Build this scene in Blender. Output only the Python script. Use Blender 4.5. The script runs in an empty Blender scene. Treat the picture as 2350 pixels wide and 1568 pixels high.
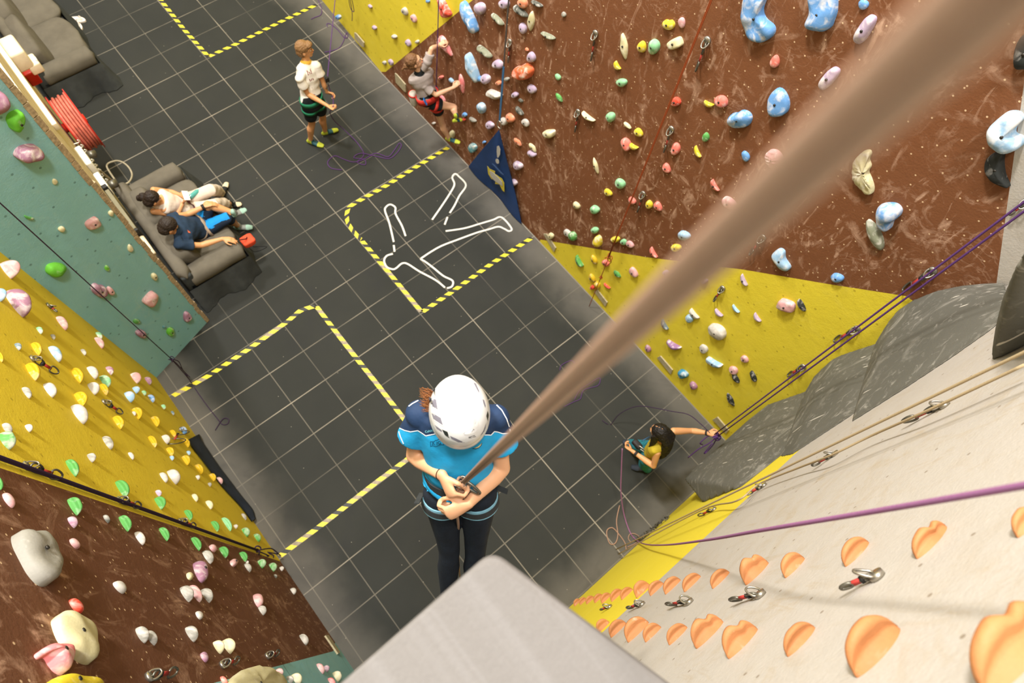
import bpy, bmesh, math, random
from mathutils import Vector, Matrix, noise
C = bpy.context.scene.collection
SC = bpy.context.scene
random.seed(5)
# ---------------------------------------------------------------- camera
F = 1555.75
RIGHT = Vector((0.7691757, -0.6354497, 0.0676206))
DOWN = Vector((-0.5679051, -0.7282378, -0.3836059))
FWD = Vector((0.2930061, 0.2566582, -0.9210179))
CAM = Vector((-2.4241611, -5.8718488, 8.2995877))
cd = bpy.data.cameras.new('camera'); cam = bpy.data.objects.new('camera', cd); C.objects.link(cam)
cd.sensor_width = 36; cd.lens = 36*F/2350; cd.clip_start = 0.01
cam.matrix_world = Matrix(((RIGHT.x, -DOWN.x, -FWD.x, CAM.x), (RIGHT.y, -DOWN.y, -FWD.y, CAM.y), (RIGHT.z, -DOWN.z, -FWD.z, CAM.z), (0, 0, 0, 1)))
cd.dof.use_dof = True; cd.dof.focus_distance = 3.5; cd.dof.aperture_fstop = 2.7
SC.camera = cam
SC.view_settings.view_transform = 'Standard'; SC.view_settings.look = 'None'
SC.view_settings.exposure = 0.3; SC.view_settings.gamma = 1; SC.view_settings.use_curve_mapping = False
w = bpy.data.worlds.new('world'); SC.world = w; w.use_nodes = True
w.node_tree.nodes['Background'].inputs[0].default_value = (1.0, 0.96, 0.91, 1)
w.node_tree.nodes['Background'].inputs[1].default_value = 1.0
def area(name, loc, size, power, col=(1, 0.975, 0.95), to=None, sy=None):
    l = bpy.data.lights.new(name, 'AREA'); l.energy = power; l.size = size; l.color = col
    if sy: l.shape = 'RECTANGLE'; l.size_y = sy
    o = bpy.data.objects.new(name, l); C.objects.link(o); o.location = loc
    d = (Vector(to) - Vector(loc)) if to else Vector((0, 0, -1))
    o.rotation_euler = d.to_track_quat('-Z', 'Y').to_euler(); o['kind'] = 'helper'
    return o
area('ceiling_light', (-2.1, -0.8, 14.5), 1.1, 1550, to=(-0.8, -3.0, 1))
area('ceiling_light', (-2.0, -6.4, 18.0), 1.6, 1150, to=(-1.3, -4.0, 0))
area('ceiling_light', (-1.6, 6.5, 15.0), 1.4, 1150, to=(-0.5, 1.5, 0))
# ---------------------------------------------------------------- geometry of view: a pixel of the photograph to a point of the place
def ray(px, py):
    return RIGHT*((px-1175)/F) + DOWN*((py-784)/F) + FWD
def at(px, py, z=0.0):                       # the point of height z seen there
    d = ray(px, py); return CAM + d*((z-CAM.z)/d.z)
def on(P0, N, px, py, off=0.0):              # the point of a wall seen there (off: distance before the wall)
    d = ray(px, py); return CAM + d*(((P0+N*off)-CAM).dot(N)/d.dot(N))
def proj(P):
    v = P-CAM; z = v.dot(FWD); return Vector((1175+F*v.dot(RIGHT)/z, 784+F*v.dot(DOWN)/z))
UP = Vector((0, 0, 1))
GA = Vector((-2.75, -0.905, 0)); GB = Vector((-3.62, -1.19, 0))
gn = (GB-GA).normalized(); gn = Vector((-gn.y, gn.x, 0)); gn = gn if gn.y < 0 else -gn
XR, YB, XL = 1.51, -6.515, -3.62
WALLS = {'R': (Vector((XR, 0, 0)), Vector((-1, 0, 0))), 'L': (Vector((XL, 0, 0)), Vector((1, 0, 0))),
         'W': (Vector((0, YB, 0)), Vector((0, 1, 0))), 'G': (GA.copy(), gn.copy())}
def wp(k, px, py, off=0.0): return on(WALLS[k][0], WALLS[k][1], px, py, off)
# ---------------------------------------------------------------- objects
def mkobj(name, verts, faces, mat=None, parent=None, smooth=True, mats=None, fm=None):
    me = bpy.data.meshes.new(name); me.from_pydata([tuple(v) for v in verts], [], faces); me.update()
    o = bpy.data.objects.new(name, me); C.objects.link(o)
    for m in (mats or ([mat] if mat else [])): me.materials.append(m)
    if fm: me.polygons.foreach_set('material_index', fm)
    if smooth: me.polygons.foreach_set('use_smooth', [True]*len(me.polygons))
    if parent: o.parent = parent
    return o
def tag(o, label=None, cat=None, group=None, kind=None):
    if label: o['label'] = label
    if cat: o['category'] = cat
    if group: o['group'] = group
    if kind: o['kind'] = kind
    return o
def empty(name, loc, label, cat, group=None):
    o = bpy.data.objects.new(name, None); C.objects.link(o); o.location = loc; o.empty_display_size = .1
    return tag(o, label, cat, group)
def recenter(o, loc):                        # put the object's origin at loc without moving its mesh
    loc = Vector(loc); o.data.transform(Matrix.Translation(-loc)); o.location = loc
    return o
def adopt(ch, par):                          # parent keeping the place (parents only ever carry a location)
    ch.parent = par; ch.location = ch.location - par.location if par.type == 'EMPTY' else ch.location
    return ch
def boxm(c, s, ax=None):
    ax = ax or (Vector((1, 0, 0)), Vector((0, 1, 0)), Vector((0, 0, 1))); c = Vector(c)
    vs = [c + ax[0]*(s[0]/2*i) + ax[1]*(s[1]/2*j) + ax[2]*(s[2]/2*k) for i in (-1, 1) for j in (-1, 1) for k in (-1, 1)]
    fs = [(0, 1, 3, 2), (4, 6, 7, 5), (0, 4, 5, 1), (2, 3, 7, 6), (0, 2, 6, 4), (1, 5, 7, 3)]
    return vs, fs
class MB:
    def __init__(s): s.v = []; s.f = []; s.m = []
    def add(s, vf, m=0):
        n = len(s.v); s.v += list(vf[0]); s.f += [tuple(i+n for i in f) for f in vf[1]]; s.m += [m]*len(vf[1]); return s
    def build(s, name, mat=None, parent=None, smooth=True, mats=None):
        return mkobj(name, s.v, s.f, mat, parent, smooth, mats, s.m if mats else None)
def frame_of(d, side=None):
    d = d.normalized()
    a = side if side is not None and side.length > 1e-6 else (UP if abs(d.z) < .9 else Vector((1, 0, 0)))
    x = (a - d*a.dot(d)); x = x.normalized() if x.length > 1e-5 else d.orthogonal().normalized()
    return x, d.cross(x).normalized(), d
def tube(pts, r, n=8, cap=True, rr=None, flat=1.0, side=None):
    pts = [Vector(p) for p in pts]; V = []; Fc = []; prev = None
    for i, p in enumerate(pts):
        d = (pts[min(i+1, len(pts)-1)] - pts[max(i-1, 0)])
        if d.length < 1e-9: d = Vector((0, 0, 1))
        x, y, _ = frame_of(d, side if side is not None else prev); prev = x
        R = rr[i] if rr else r
        for k in range(n):
            a = 2*math.pi*k/n; V.append(p + x*(math.cos(a)*R) + y*(math.sin(a)*R*flat))
    for i in range(len(pts)-1):
        for k in range(n):
            k2 = (k+1) % n; Fc.append((i*n+k, i*n+k2, (i+1)*n+k2, (i+1)*n+k))
    if cap: Fc.append(tuple(range(n-1, -1, -1))); Fc.append(tuple((len(pts)-1)*n+k for k in range(n)))
    return V, Fc
def spline(P, n=8):
    P = [Vector(p) for p in P]; out = []
    for i in range(len(P)-1):
        a = P[max(i-1, 0)]; b = P[i]; c = P[i+1]; d = P[min(i+2, len(P)-1)]
        for k in range(n):
            t = k/n; out.append(.5*((2*b)+(c-a)*t+(2*a-5*b+4*c-d)*t*t+(3*b-a-3*c+d)*t*t*t))
    out.append(P[-1]); return out
def bake(o):
    dg = bpy.context.evaluated_depsgraph_get(); m = bpy.data.meshes.new_from_object(o.evaluated_get(dg))
    o.modifiers.clear(); o.data = m; return o
# ---------------------------------------------------------------- materials
def nt(name, rough=.6, spec=.3):
    m = bpy.data.materials.new(name); m.use_nodes = True; T = m.node_tree; b = T.nodes['Principled BSDF']
    b.inputs['Roughness'].default_value = rough; b.inputs['Specular IOR Level'].default_value = spec
    return m, T, b
def N(T, typ, **kw):
    n = T.nodes.new(typ)
    for k, v in kw.items():
        if k in n.inputs: n.inputs[k].default_value = v
        else: setattr(n, k, v)
    return n
def lin(c):
    c = [x/255 for x in c]; return tuple((x/12.92 if x <= .04045 else ((x+.055)/1.055)**2.4) for x in c) + (1,)
def ramp(T, a, b, ca=(0, 0, 0, 1), cb=(1, 1, 1, 1)):
    r = T.nodes.new('ShaderNodeValToRGB'); r.color_ramp.elements[0].position = a; r.color_ramp.elements[1].position = b
    r.color_ramp.elements[0].color = ca; r.color_ramp.elements[1].color = cb; return r
def mix(T, fac, a, b, mode='MIX'):
    n = T.nodes.new('ShaderNodeMix'); n.data_type = 'RGBA'; n.blend_type = mode; L = T.links
    for s, v in ((0, fac), (6, a), (7, b)):
        if hasattr(v, 'is_output') or isinstance(v, bpy.types.NodeSocket): L.new(v, n.inputs[s])
        else: n.inputs[s].default_value = v
    return n.outputs[2]
def mth(T, op, a, b=None, c=None):
    n = T.nodes.new('ShaderNodeMath'); n.operation = op
    for i, v in enumerate((a, b, c)):
        if v is None: continue
        if isinstance(v, bpy.types.NodeSocket): T.links.new(v, n.inputs[i])
        else: n.inputs[i].default_value = v
    return n.outputs[0]
def noise_n(T, vec, scale, detail=4, dist=0.0, rough=.55):
    n = N(T, 'ShaderNodeTexNoise'); n.inputs['Scale'].default_value = scale; n.inputs['Detail'].default_value = detail
    n.inputs['Distortion'].default_value = dist; n.inputs['Roughness'].default_value = rough
    if vec is not None: T.links.new(vec, n.inputs['Vector'])
    return n.outputs['Fac']
def mapping(T, vec, scale=(1, 1, 1), rot=(0, 0, 0)):
    n = N(T, 'ShaderNodeMapping'); n.inputs['Scale'].default_value = scale; n.inputs['Rotation'].default_value = rot
    T.links.new(vec, n.inputs['Vector']); return n.outputs[0]
def coord(T, which='Object'): return N(T, 'ShaderNodeTexCoord').outputs[which]
def bump(T, b, h, strength=.3, dist=.01):
    n = N(T, 'ShaderNodeBump'); n.inputs['Strength'].default_value = strength; n.inputs['Distance'].default_value = dist
    T.links.new(h, n.inputs['Height']); T.links.new(n.outputs[0], b.inputs['Normal'])
def plain(name, c, rough=.6, var=.12, scale=12, spec=.3, bmp=0.0, metal=0.0):
    m, T, b = nt(name, rough, spec); v = coord(T); f = noise_n(T, v, scale)
    c = lin(c); d = tuple(x*(1-var) for x in c[:3])+(1,); e = tuple(min(1, x*(1+var)) for x in c[:3])+(1,)
    r = ramp(T, .35, .65, d, e); T.links.new(f, r.inputs[0]); T.links.new(r.outputs[0], b.inputs['Base Color'])
    b.inputs['Metallic'].default_value = metal
    if bmp: bump(T, b, noise_n(T, v, scale*6), bmp, .004)
    return m
_hm = {}
def hold_mat(c, chalk=.5):                   # resin hold, handled places rubbed with chalk
    k = (tuple(c), chalk)
    if k in _hm: return _hm[k]
    m, T, b = nt('hold_resin', .62, .25); v = coord(T, 'Object')
    f = noise_n(T, v, 14, 3, .6); f2 = noise_n(T, v, 90, 3)
    base = mix(T, f2, tuple(x*.82 for x in lin(c)[:3])+(1,), lin(c))
    r = ramp(T, .62-.30*chalk, .80-.2*chalk); T.links.new(f, r.inputs[0])
    amt = mth(T, 'MULTIPLY', r.outputs[0], .75 if chalk > .3 else .35)
    col = mix(T, amt, base, lin((232, 224, 212))); T.links.new(col, b.inputs['Base Color'])
    bump(T, b, f2, .25, .003); _hm[k] = m; return m
def wall_mat(name, c1, c2, chalk, dots, uv='yz', spots=(225, 205, 180), smear=.5, dotscale=9.0, swirl=.2, dotc=None, streak=.28, lo=.54, dr=.035):
    """painted, hand worn climbing wall: smears running down, chalk clouds, swirls and the holes of the bolts"""
    m, T, b = nt(name, .75, .2); v = coord(T); L = T.links
    s = N(T, 'ShaderNodeSeparateXYZ'); L.new(v, s.inputs[0]); cb = N(T, 'ShaderNodeCombineXYZ'); L.new(s.outputs['XYZ3'.index(uv[0].upper()) % 3], cb.inputs[0]); L.new(s.outputs[2], cb.inputs[1]); v2 = cb.outputs[0] if uv != '3d' else v
    big = noise_n(T, v, .55, 3); base = mix(T, big, lin(c1), lin(c2))
    fine = noise_n(T, v, 160, 2); base = mix(T, mth(T, 'MULTIPLY', fine, .3), base, tuple(x*.6 for x in lin(c1)[:3])+(1,))
    vs = mapping(T, v2, (1, streak, 1))
    st = noise_n(T, vs, 13.0, 5, .9, .6); r = ramp(T, .57, .76); L.new(st, r.inputs[0])
    cl = noise_n(T, v2, 3.4, 7, 1.6, .68); rc = ramp(T, lo, .82); L.new(cl, rc.inputs[0])
    patch = noise_n(T, v2, 1.1, 4, .4); rp = ramp(T, .36, .62); L.new(patch, rp.inputs[0])
    wis = noise_n(T, v2, 3.8, 3, 2.6, .5); rw = ramp(T, .47, .5); rw2 = ramp(T, .5, .53, (1, 1, 1, 1), (0, 0, 0, 1)); L.new(wis, rw.inputs[0]); L.new(wis, rw2.inputs[0])
    wb_ = noise_n(T, v2, 2.3, 3); rwb = ramp(T, .5, .66); L.new(wb_, rwb.inputs[0])
    lines = mth(T, 'MULTIPLY', mth(T, 'MULTIPLY', rw.outputs[0], rw2.outputs[0]), rwb.outputs[0])
    a = mth(T, 'ADD', mth(T, 'MULTIPLY', r.outputs[0], smear*.75), mth(T, 'ADD', mth(T, 'MULTIPLY', rc.outputs[0], smear*.9), mth(T, 'MULTIPLY', lines, swirl)))
    a = mth(T, 'MULTIPLY', a, mth(T, 'ADD', mth(T, 'MULTIPLY', rp.outputs[0], .85), .3)); a = mth(T, 'MULTIPLY', a, chalk)
    a = mth(T, 'MINIMUM', a, .72)
    col = mix(T, a, base, lin(spots))
    vo = N(T, 'ShaderNodeTexVoronoi'); vo.voronoi_dimensions = '2D'; vo.inputs['Scale'].default_value = dotscale; L.new(v2, vo.inputs['Vector'])
    rd = ramp(T, dr, dr*1.5, (1, 1, 1, 1), (0, 0, 0, 1)); L.new(vo.outputs['Distance'], rd.inputs[0])
    col = mix(T, mth(T, 'MULTIPLY', rd.outputs[0], abs(dots)), col, lin(dotc or ((222, 190, 150) if dots > 0 else (70, 55, 40))))
    L.new(col, b.inputs['Base Color'])
    bump(T, b, mth(T, 'ADD', mth(T, 'MULTIPLY', noise_n(T, v, 70, 3), .4), mth(T, 'MULTIPLY', noise_n(T, v, 6, 3), 1.0)), .35, .012)
    return m
BROWN = wall_mat('brown_wall_paint', (114, 70, 42), (126, 80, 50), 1.3, .85, smear=.85, swirl=.3, spots=(206, 168, 140), dotscale=7.5)
BROWNL = wall_mat('brown_wall_paint', (98, 60, 40), (114, 76, 50), 1.2, .85, smear=.75, swirl=.15, spots=(200, 160, 132), dotscale=7.5)
YEL = wall_mat('yellow_wall_paint', (222, 202, 52), (236, 214, 64), .3, -.45, smear=.35, swirl=.05, spots=(240, 230, 150), dotscale=4, dotc=(120, 96, 20))
YELL = wall_mat('yellow_wall_paint', (218, 192, 48), (230, 204, 60), .3, -.45, smear=.3, swirl=.05, spots=(170, 138, 30), dotscale=4, dotc=(120, 96, 20))
GREEN = wall_mat('green_wall_paint', (116, 180, 184), (164, 206, 206), .55, -.55, uv='xz', smear=.5, swirl=.05, spots=(196, 206, 176), dotscale=4, dotc=(60, 84, 76))
BEIGE = wall_mat('beige_wall_paint', (177, 169, 157), (188, 181, 170), .6, -.7, uv='xz', smear=.9, swirl=.0, spots=(158, 132, 84), streak=.2, dotscale=3.6, dr=.020, dotc=(120, 104, 84), lo=.50)
GREYV = wall_mat('grey_volume_paint', (80, 80, 72), (122, 118, 106), 1.3, .8, smear=.7, swirl=.0, uv='3d', streak=.5, spots=(196, 190, 176), dotscale=7, dotc=(214, 206, 190))
PLAT = wall_mat('pale_platform_paint', (104, 99, 95), (120, 115, 109), .8, 0, uv='xy', smear=.5, swirl=.0, spots=(142, 139, 138), streak=1.0, dotscale=3)
def floor_mat():
    m, T, b = nt('rubber_tiles', .8, .25); L = T.links; v = coord(T, 'Object')
    s = N(T, 'ShaderNodeSeparateXYZ'); L.new(v, s.inputs[0]); x, y = s.outputs[0], s.outputs[1]
    def edge(c):                             # distance to the nearest joint of the half metre grid
        f = mth(T, 'FRACT', mth(T, 'MULTIPLY', c, 2.0)); return mth(T, 'MINIMUM', f, mth(T, 'SUBTRACT', 1.0, f))
    e = mth(T, 'MINIMUM', edge(x), edge(y))
    def vis1(c, sd):
        wn = N(T, 'ShaderNodeTexWhiteNoise'); wn.noise_dimensions = '1D'; L.new(mth(T, 'ADD', mth(T, 'ROUND', mth(T, 'MULTIPLY', c, 2.0)), sd), wn.inputs['W'])
        return mth(T, 'MULTIPLY', mth(T, 'LESS_THAN', edge(c), .0125), mth(T, 'ADD', mth(T, 'MULTIPLY', wn.outputs[0], .7), .3))
    ln = mth(T, 'MAXIMUM', vis1(x, 3.0), vis1(y, 11.0))
    vis = noise_n(T, v, 1.1, 3); rv = ramp(T, .36, .62, (.25, .25, .25, 1), (1, 1, 1, 1)); L.new(vis, rv.inputs[0])
    grain = noise_n(T, v, 420, 2, 0, .7); pat = noise_n(T, v, .8, 5)
    base = mix(T, pat, lin((31, 33, 30)), lin((54, 54, 48)))
    g2 = ramp(T, .3, .75, (.62, .62, .62, 1), (1.35, 1.35, 1.35, 1)); L.new(grain, g2.inputs[0]); base = mix(T, 1.0, base, g2.outputs[0], 'MULTIPLY')
    # chalk dust swept towards the feet of the walls
    dR = mth(T, 'SUBTRACT', XR, x); dL = mth(T, 'SUBTRACT', x, XL); dB = mth(T, 'SUBTRACT', y, YB); dG = mth(T, 'ABSOLUTE', mth(T, 'SUBTRACT', x, -2.75))
    dd = mth(T, 'MINIMUM', mth(T, 'MINIMUM', dR, dB), mth(T, 'MULTIPLY', dL, 1.1))
    dd = mth(T, 'ADD', dd, mth(T, 'MULTIPLY', mth(T, 'SUBTRACT', noise_n(T, v, 1.7, 4), .5), .55))
    rr = ramp(T, .03, .62, (1, 1, 1, 1), (0, 0, 0, 1)); L.new(dd, rr.inputs[0]); rr.color_ramp.interpolation = 'EASE'
    col = mix(T, mth(T, 'MULTIPLY', rr.outputs[0], .62), base, lin((106, 101, 92)))
    st = noise_n(T, v, 1.6, 6, .8); rs = ramp(T, .55, .75); L.new(st, rs.inputs[0]); col = mix(T, mth(T, 'MULTIPLY', rs.outputs[0], .35), col, lin((38, 38, 40)))
    col = mix(T, mth(T, 'MULTIPLY', mth(T, 'MULTIPLY', ln, rv.outputs[0]), .85), col, lin((156, 146, 128)))
    vo = N(T, 'ShaderNodeTexVoronoi'); vo.voronoi_dimensions = '2D'; vo.inputs['Scale'].default_value = 1.6; L.new(v, vo.inputs['Vector'])
    rd = ramp(T, .004, .008, (1, 1, 1, 1), (0, 0, 0, 1)); L.new(vo.outputs['Distance'], rd.inputs[0]); col = mix(T, mth(T, 'MULTIPLY', rd.outputs[0], .6), col, lin((190, 180, 160)))
    L.new(col, b.inputs['Base Color']); bump(T, b, grain, .4, .003)
    return m
def block_mat():
    m, T, b = nt('painted_blockwork', .85, .2); L = T.links; v = coord(T)
    s = N(T, 'ShaderNodeSeparateXYZ'); L.new(v, s.inputs[0]); cx = N(T, 'ShaderNodeCombineXYZ'); L.new(s.outputs[1], cx.inputs[0]); L.new(s.outputs[2], cx.inputs[1])
    br = N(T, 'ShaderNodeTexBrick'); L.new(cx.outputs[0], br.inputs['Vector']); br.inputs['Scale'].default_value = 1
    br.inputs['Brick Width'].default_value = .44; br.inputs['Row Height'].default_value = .215; br.inputs['Mortar Size'].default_value = .01
    br.inputs['Color1'].default_value = lin((206, 190, 158)); br.inputs['Color2'].default_value = lin((216, 200, 168)); br.inputs['Mortar'].default_value = lin((150, 132, 104))
    L.new(br.outputs[0], b.inputs['Base Color']); bump(T, b, noise_n(T, v, 60, 3), .6, .01)
    return m
BLOCK = block_mat(); FLOOR = floor_mat()
# ---------------------------------------------------------------- the setting
def grid_wall(name, P, u, wd, ht, mat, nu=60, nv=60, amp=.006, poly=None, thick=.12):
    # a panelled climbing wall: sheet with slight relief and a real thickness behind it
    n = WALLS['R'][1]; V = []; Fc = []
    return None
def slab(name, A, B, z0, z1, mat, nrm, thick=.2):
    A, B = Vector(A), Vector(B); k = nrm*-thick
    V = [A+UP*z0, B+UP*z0, B+UP*z1, A+UP*z1]; V += [p+k for p in V]
    o = mkobj(name, V, [(0, 1, 2, 3), (7, 6, 5, 4), (0, 4, 5, 1), (2, 6, 7, 3), (1, 5, 6, 2), (0, 3, 7, 4)], mat, smooth=False)
    tag(o, kind='structure'); return o
V, Fc = boxm((-1.2, -.2, -.05), (7, 16, .1)); fl = mkobj('floor', V, Fc, FLOOR, smooth=False); tag(fl, kind='structure')
def poly_panel(name, k, pts, mat, off, thick=.2):   # painted area of a wall as its own panel: pts are points in the wall plane
    n = WALLS[k][1]; V = [p+n*off for p in pts] + [p-n*thick for p in pts]; q = len(pts)
    Fc = [tuple(range(q)), tuple(range(2*q-1, q-1, -1))] + [(i, i+q, (i+1) % q+q, (i+1) % q) for i in range(q)]
    o = mkobj(name, V, Fc, mat, smooth=False); bm = bmesh.new(); bm.from_mesh(o.data); bmesh.ops.triangulate(bm, faces=bm.faces, ngon_method='EAR_CLIP'); bmesh.ops.recalc_face_normals(bm, faces=bm.faces); bm.to_mesh(o.data); bm.free()
    tag(o, kind='structure'); return o
def Rp(y, z): return Vector((XR, y, z))
ZT = 8.6
# right wall: brown with a yellow foot area, a yellow bay further on and a beige edge
bnd = [wp('R', *p) for p in ((1240, 550), (1480, 590), (1700, 618), (1900, 652), (2080, 680))]
for p in bnd: pass
b0 = bnd[0]; ye = Rp(YB-.02, bnd[-1].z+.05)
y1 = wp('R', 885, 165); y2 = wp('R', 1085, 0); sl = (y2.z-y1.z)/(y2.y-y1.y)
e1 = Rp(YB-.02, 4.5); e2 = Rp(-5.675, 5.69); e3 = Rp(-4.1, 8.6); ybm = Rp(y1.y+(4-y1.z)/sl, 4.0); yb_top = Rp(ybm.y, ZT)
bay0 = Rp(1.235, 0)
poly_panel('wall_right', 'R', [Rp(b0.y, 0)] + bnd + [ye] + [e1, e2, e3, yb_top, ybm, y1, bay0], BROWN, 0)
poly_panel('wall_right_foot', 'R', [Rp(b0.y, 0), Rp(YB-.02, 0), ye] + bnd[::-1], YEL, 0)
poly_panel('wall_right_edge', 'R', [e1, Rp(YB-.02, ZT), e3, e2], BEIGE, 0)
poly_panel('wall_right_bay', 'R', [bay0, y1, ybm, yb_top, Rp(1.235, ZT)], YEL, 0)
slab('wall_right_far', (XR, 1.235, 0), (1.63, 3.3, 0), 0, ZT, YEL, Vector((-1, 0, 0)))
slab('wall_right_back', (1.63, 3.3, 0), (1.7, 7.5, 0), 0, ZT, YEL, Vector((-1, 0, 0)))
# beige wall with a yellow foot
wb = [wp('W', *p) for p in ((1395, 1440), (1870, 1000), (1980, 925))]
s_ = wb[0]; t_ = Vector((wb[2].x, YB, wb[2].z))
def Wp(x, z): return Vector((x, YB, z))
Lx = XL-.2
poly_panel('wall_front', 'W', [Wp(Lx, 3.45), s_, wb[1], t_, Wp(XR+.2, 4.4), Wp(XR+.2, 9.2), Wp(Lx, 9.2)], BEIGE, 0)
poly_panel('wall_front_foot', 'W', [Wp(Lx, 0), Wp(XR+.2, 0), Wp(XR+.2, 4.4), t_, wb[1], s_, Wp(Lx, 3.45)], YEL, 0)
# green wall and the left wall
slab('wall_green', GA, GB, 0, ZT, GREEN, gn, .25)
slab('wall_block', (-2.75, -.905, 0), (-2.75, 7.5, 0), 0, 3.4, BLOCK, Vector((1, 0, 0)), .3)
def Lp(y, z): return Vector((XL, y, z))
poly_panel('wall_left', 'L', [Lp(-1.19, 0), Lp(-1.19, ZT), Lp(-4.06, ZT), Lp(-4.03, 0)], YELL, 0)
gb = [wp('L', 765, 1495), wp('L', 490, 1568)]
poly_panel('wall_left_brown', 'L', [Lp(-4.03, 0), Lp(-4.06, ZT), Lp(-5.2, ZT), gb[1], gb[0], Lp(-5.13, 0)], BROWNL, 0)
poly_panel('wall_left_green', 'L', [Lp(-5.13, 0), gb[0], gb[1], Lp(-5.2, ZT), Lp(YB, ZT), Lp(YB, 0)], GREEN, 0)
# rough block edge beside the green wall
mb = MB(); z = 0.0; random.seed(3)
while z < 6.0:
    h = random.uniform(.10, .22); d = random.uniform(-.004, .012)
    c = GA + (GA-GB).normalized()*(.012+d) + gn*-.06 + UP*(z+h/2); mb.add(boxm(c, (.05, .13, h-.012), ((GA-GB).normalized(), gn, UP))); z += h
tr = mb.build('trim_1', plain('rough_block', (172, 150, 118), .9, .3, 40, bmp=.6), smooth=False); tag(tr, kind='structure')
# the pale tower the climber stands against
PD = 1.25
pc = at(1130, 1260, CAM.z-PD); pl_ = at(780, 1568, CAM.z-PD); pr_ = at(1540, 1568, CAM.z-PD)
dl = (pl_-pc).normalized(); dr = (pr_-pc).normalized()
def tower():
    A = pc; Lf = pc + dl*((XL+.02-pc.x)/dl.x); Rt = pc + dr*((YB+.02-pc.y)/dr.y)
    base = [Lf]; r = .03                      # rounded corner
    for i in range(7):
        t = i/6; p0 = A+dl*r; p1 = A+dr*r; base.append((p0*(1-t)**2 + A*(2*t*(1-t)) + p1*t*t))
    base += [Rt, Vector((XL+.02, YB+.02, 0))]
    zt = CAM.z-PD; q = len(base); cen = sum((Vector((p.x, p.y, 0)) for p in base), Vector())/q
    V = [];
    prof = [(0, 0.0), (zt-.02, 0.0), (zt-.006, .006), (zt, .02)]
    for z, ins in prof:
        for p in base:
            dv = (cen-Vector((p.x, p.y, 0))); V.append(Vector((p.x, p.y, z)) + dv.normalized()*ins)
    Fc = []
    for j in range(len(prof)-1):
        for i in range(q): Fc.append((j*q+i, j*q+(i+1) % q, (j+1)*q+(i+1) % q, (j+1)*q+i))
    Fc += [tuple(range(q-1, -1, -1)), tuple((len(prof)-1)*q+i for i in range(q))]
    o = mkobj('wall_tower', V, Fc, PLAT, smooth=False); tag(o, kind='structure')
    bm = bmesh.new(); bm.from_mesh(o.data); bmesh.ops.recalc_face_normals(bm, faces=bm.faces); bm.to_mesh(o.data); bm.free()
tower()
# ---------------------------------------------------------------- climbing holds
PAL = {'lilac': (178, 158, 178), 'mauve': (160, 116, 136), 'peach': (226, 138, 100), 'orangered': (226, 110, 66), 'pink': (226, 120, 104), 'rose': (212, 160, 158), 'red': (222, 78, 56),
       'yellow': (218, 194, 48), 'gold': (204, 168, 30), 'mint': (138, 194, 142), 'green': (90, 156, 78), 'lime': (108, 190, 60), 'cream': (214, 204, 158), 'white': (192, 185, 174), 'grey': (150, 146, 134),
       'darkgrey': (92, 92, 82), 'black': (44, 46, 44), 'blue': (104, 152, 204), 'skyblue': (150, 182, 206), 'teal': (92, 146, 152), 'cyan': (62, 138, 170), 'slate': (104, 124, 132), 'orange': (186, 124, 76), 'hotpink': (232, 132, 132), 'greygreen': (134, 136, 112), 'purple': (150, 112, 150)}
WORD = {'orangered': 'orange', 'gold': 'yellow', 'skyblue': 'pale blue', 'lime': 'bright green', 'cyan': 'bright blue', 'rose': 'dusty pink', 'hotpink': 'bright pink', 'greygreen': 'grey green', 'darkgrey': 'dark grey', 'mint': 'mint green', 'slate': 'slate blue', 'white': 'chalky white'}
WALLNAME = {'R': 'on brown', 'Y': 'on yellow', 'V': 'on the yellow bay', 'L': 'on left yellow', 'B': 'on left brown', 'G': 'on green', 'D': 'on the low green panel', 'W': 'on the cream wall', 'O': 'on the yellow wall end'}
PLANE = {'R': 'R', 'Y': 'R', 'V': 'R', 'L': 'L', 'B': 'L', 'G': 'G', 'D': 'L', 'W': 'W', 'O': 'W'}
HOLDS = []
def put(wk, cx, cy, verts, faces, mat, col, shape, size, name='climbing_hold'):
    o = mkobj(name, verts, faces, mat)
    n = WALLS[PLANE[wk]][1]; c = wp(PLANE[wk], cx, cy)
    recenter(o, c); HOLDS.append((o, wk, cx, cy, col, shape, size)); return o
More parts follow.
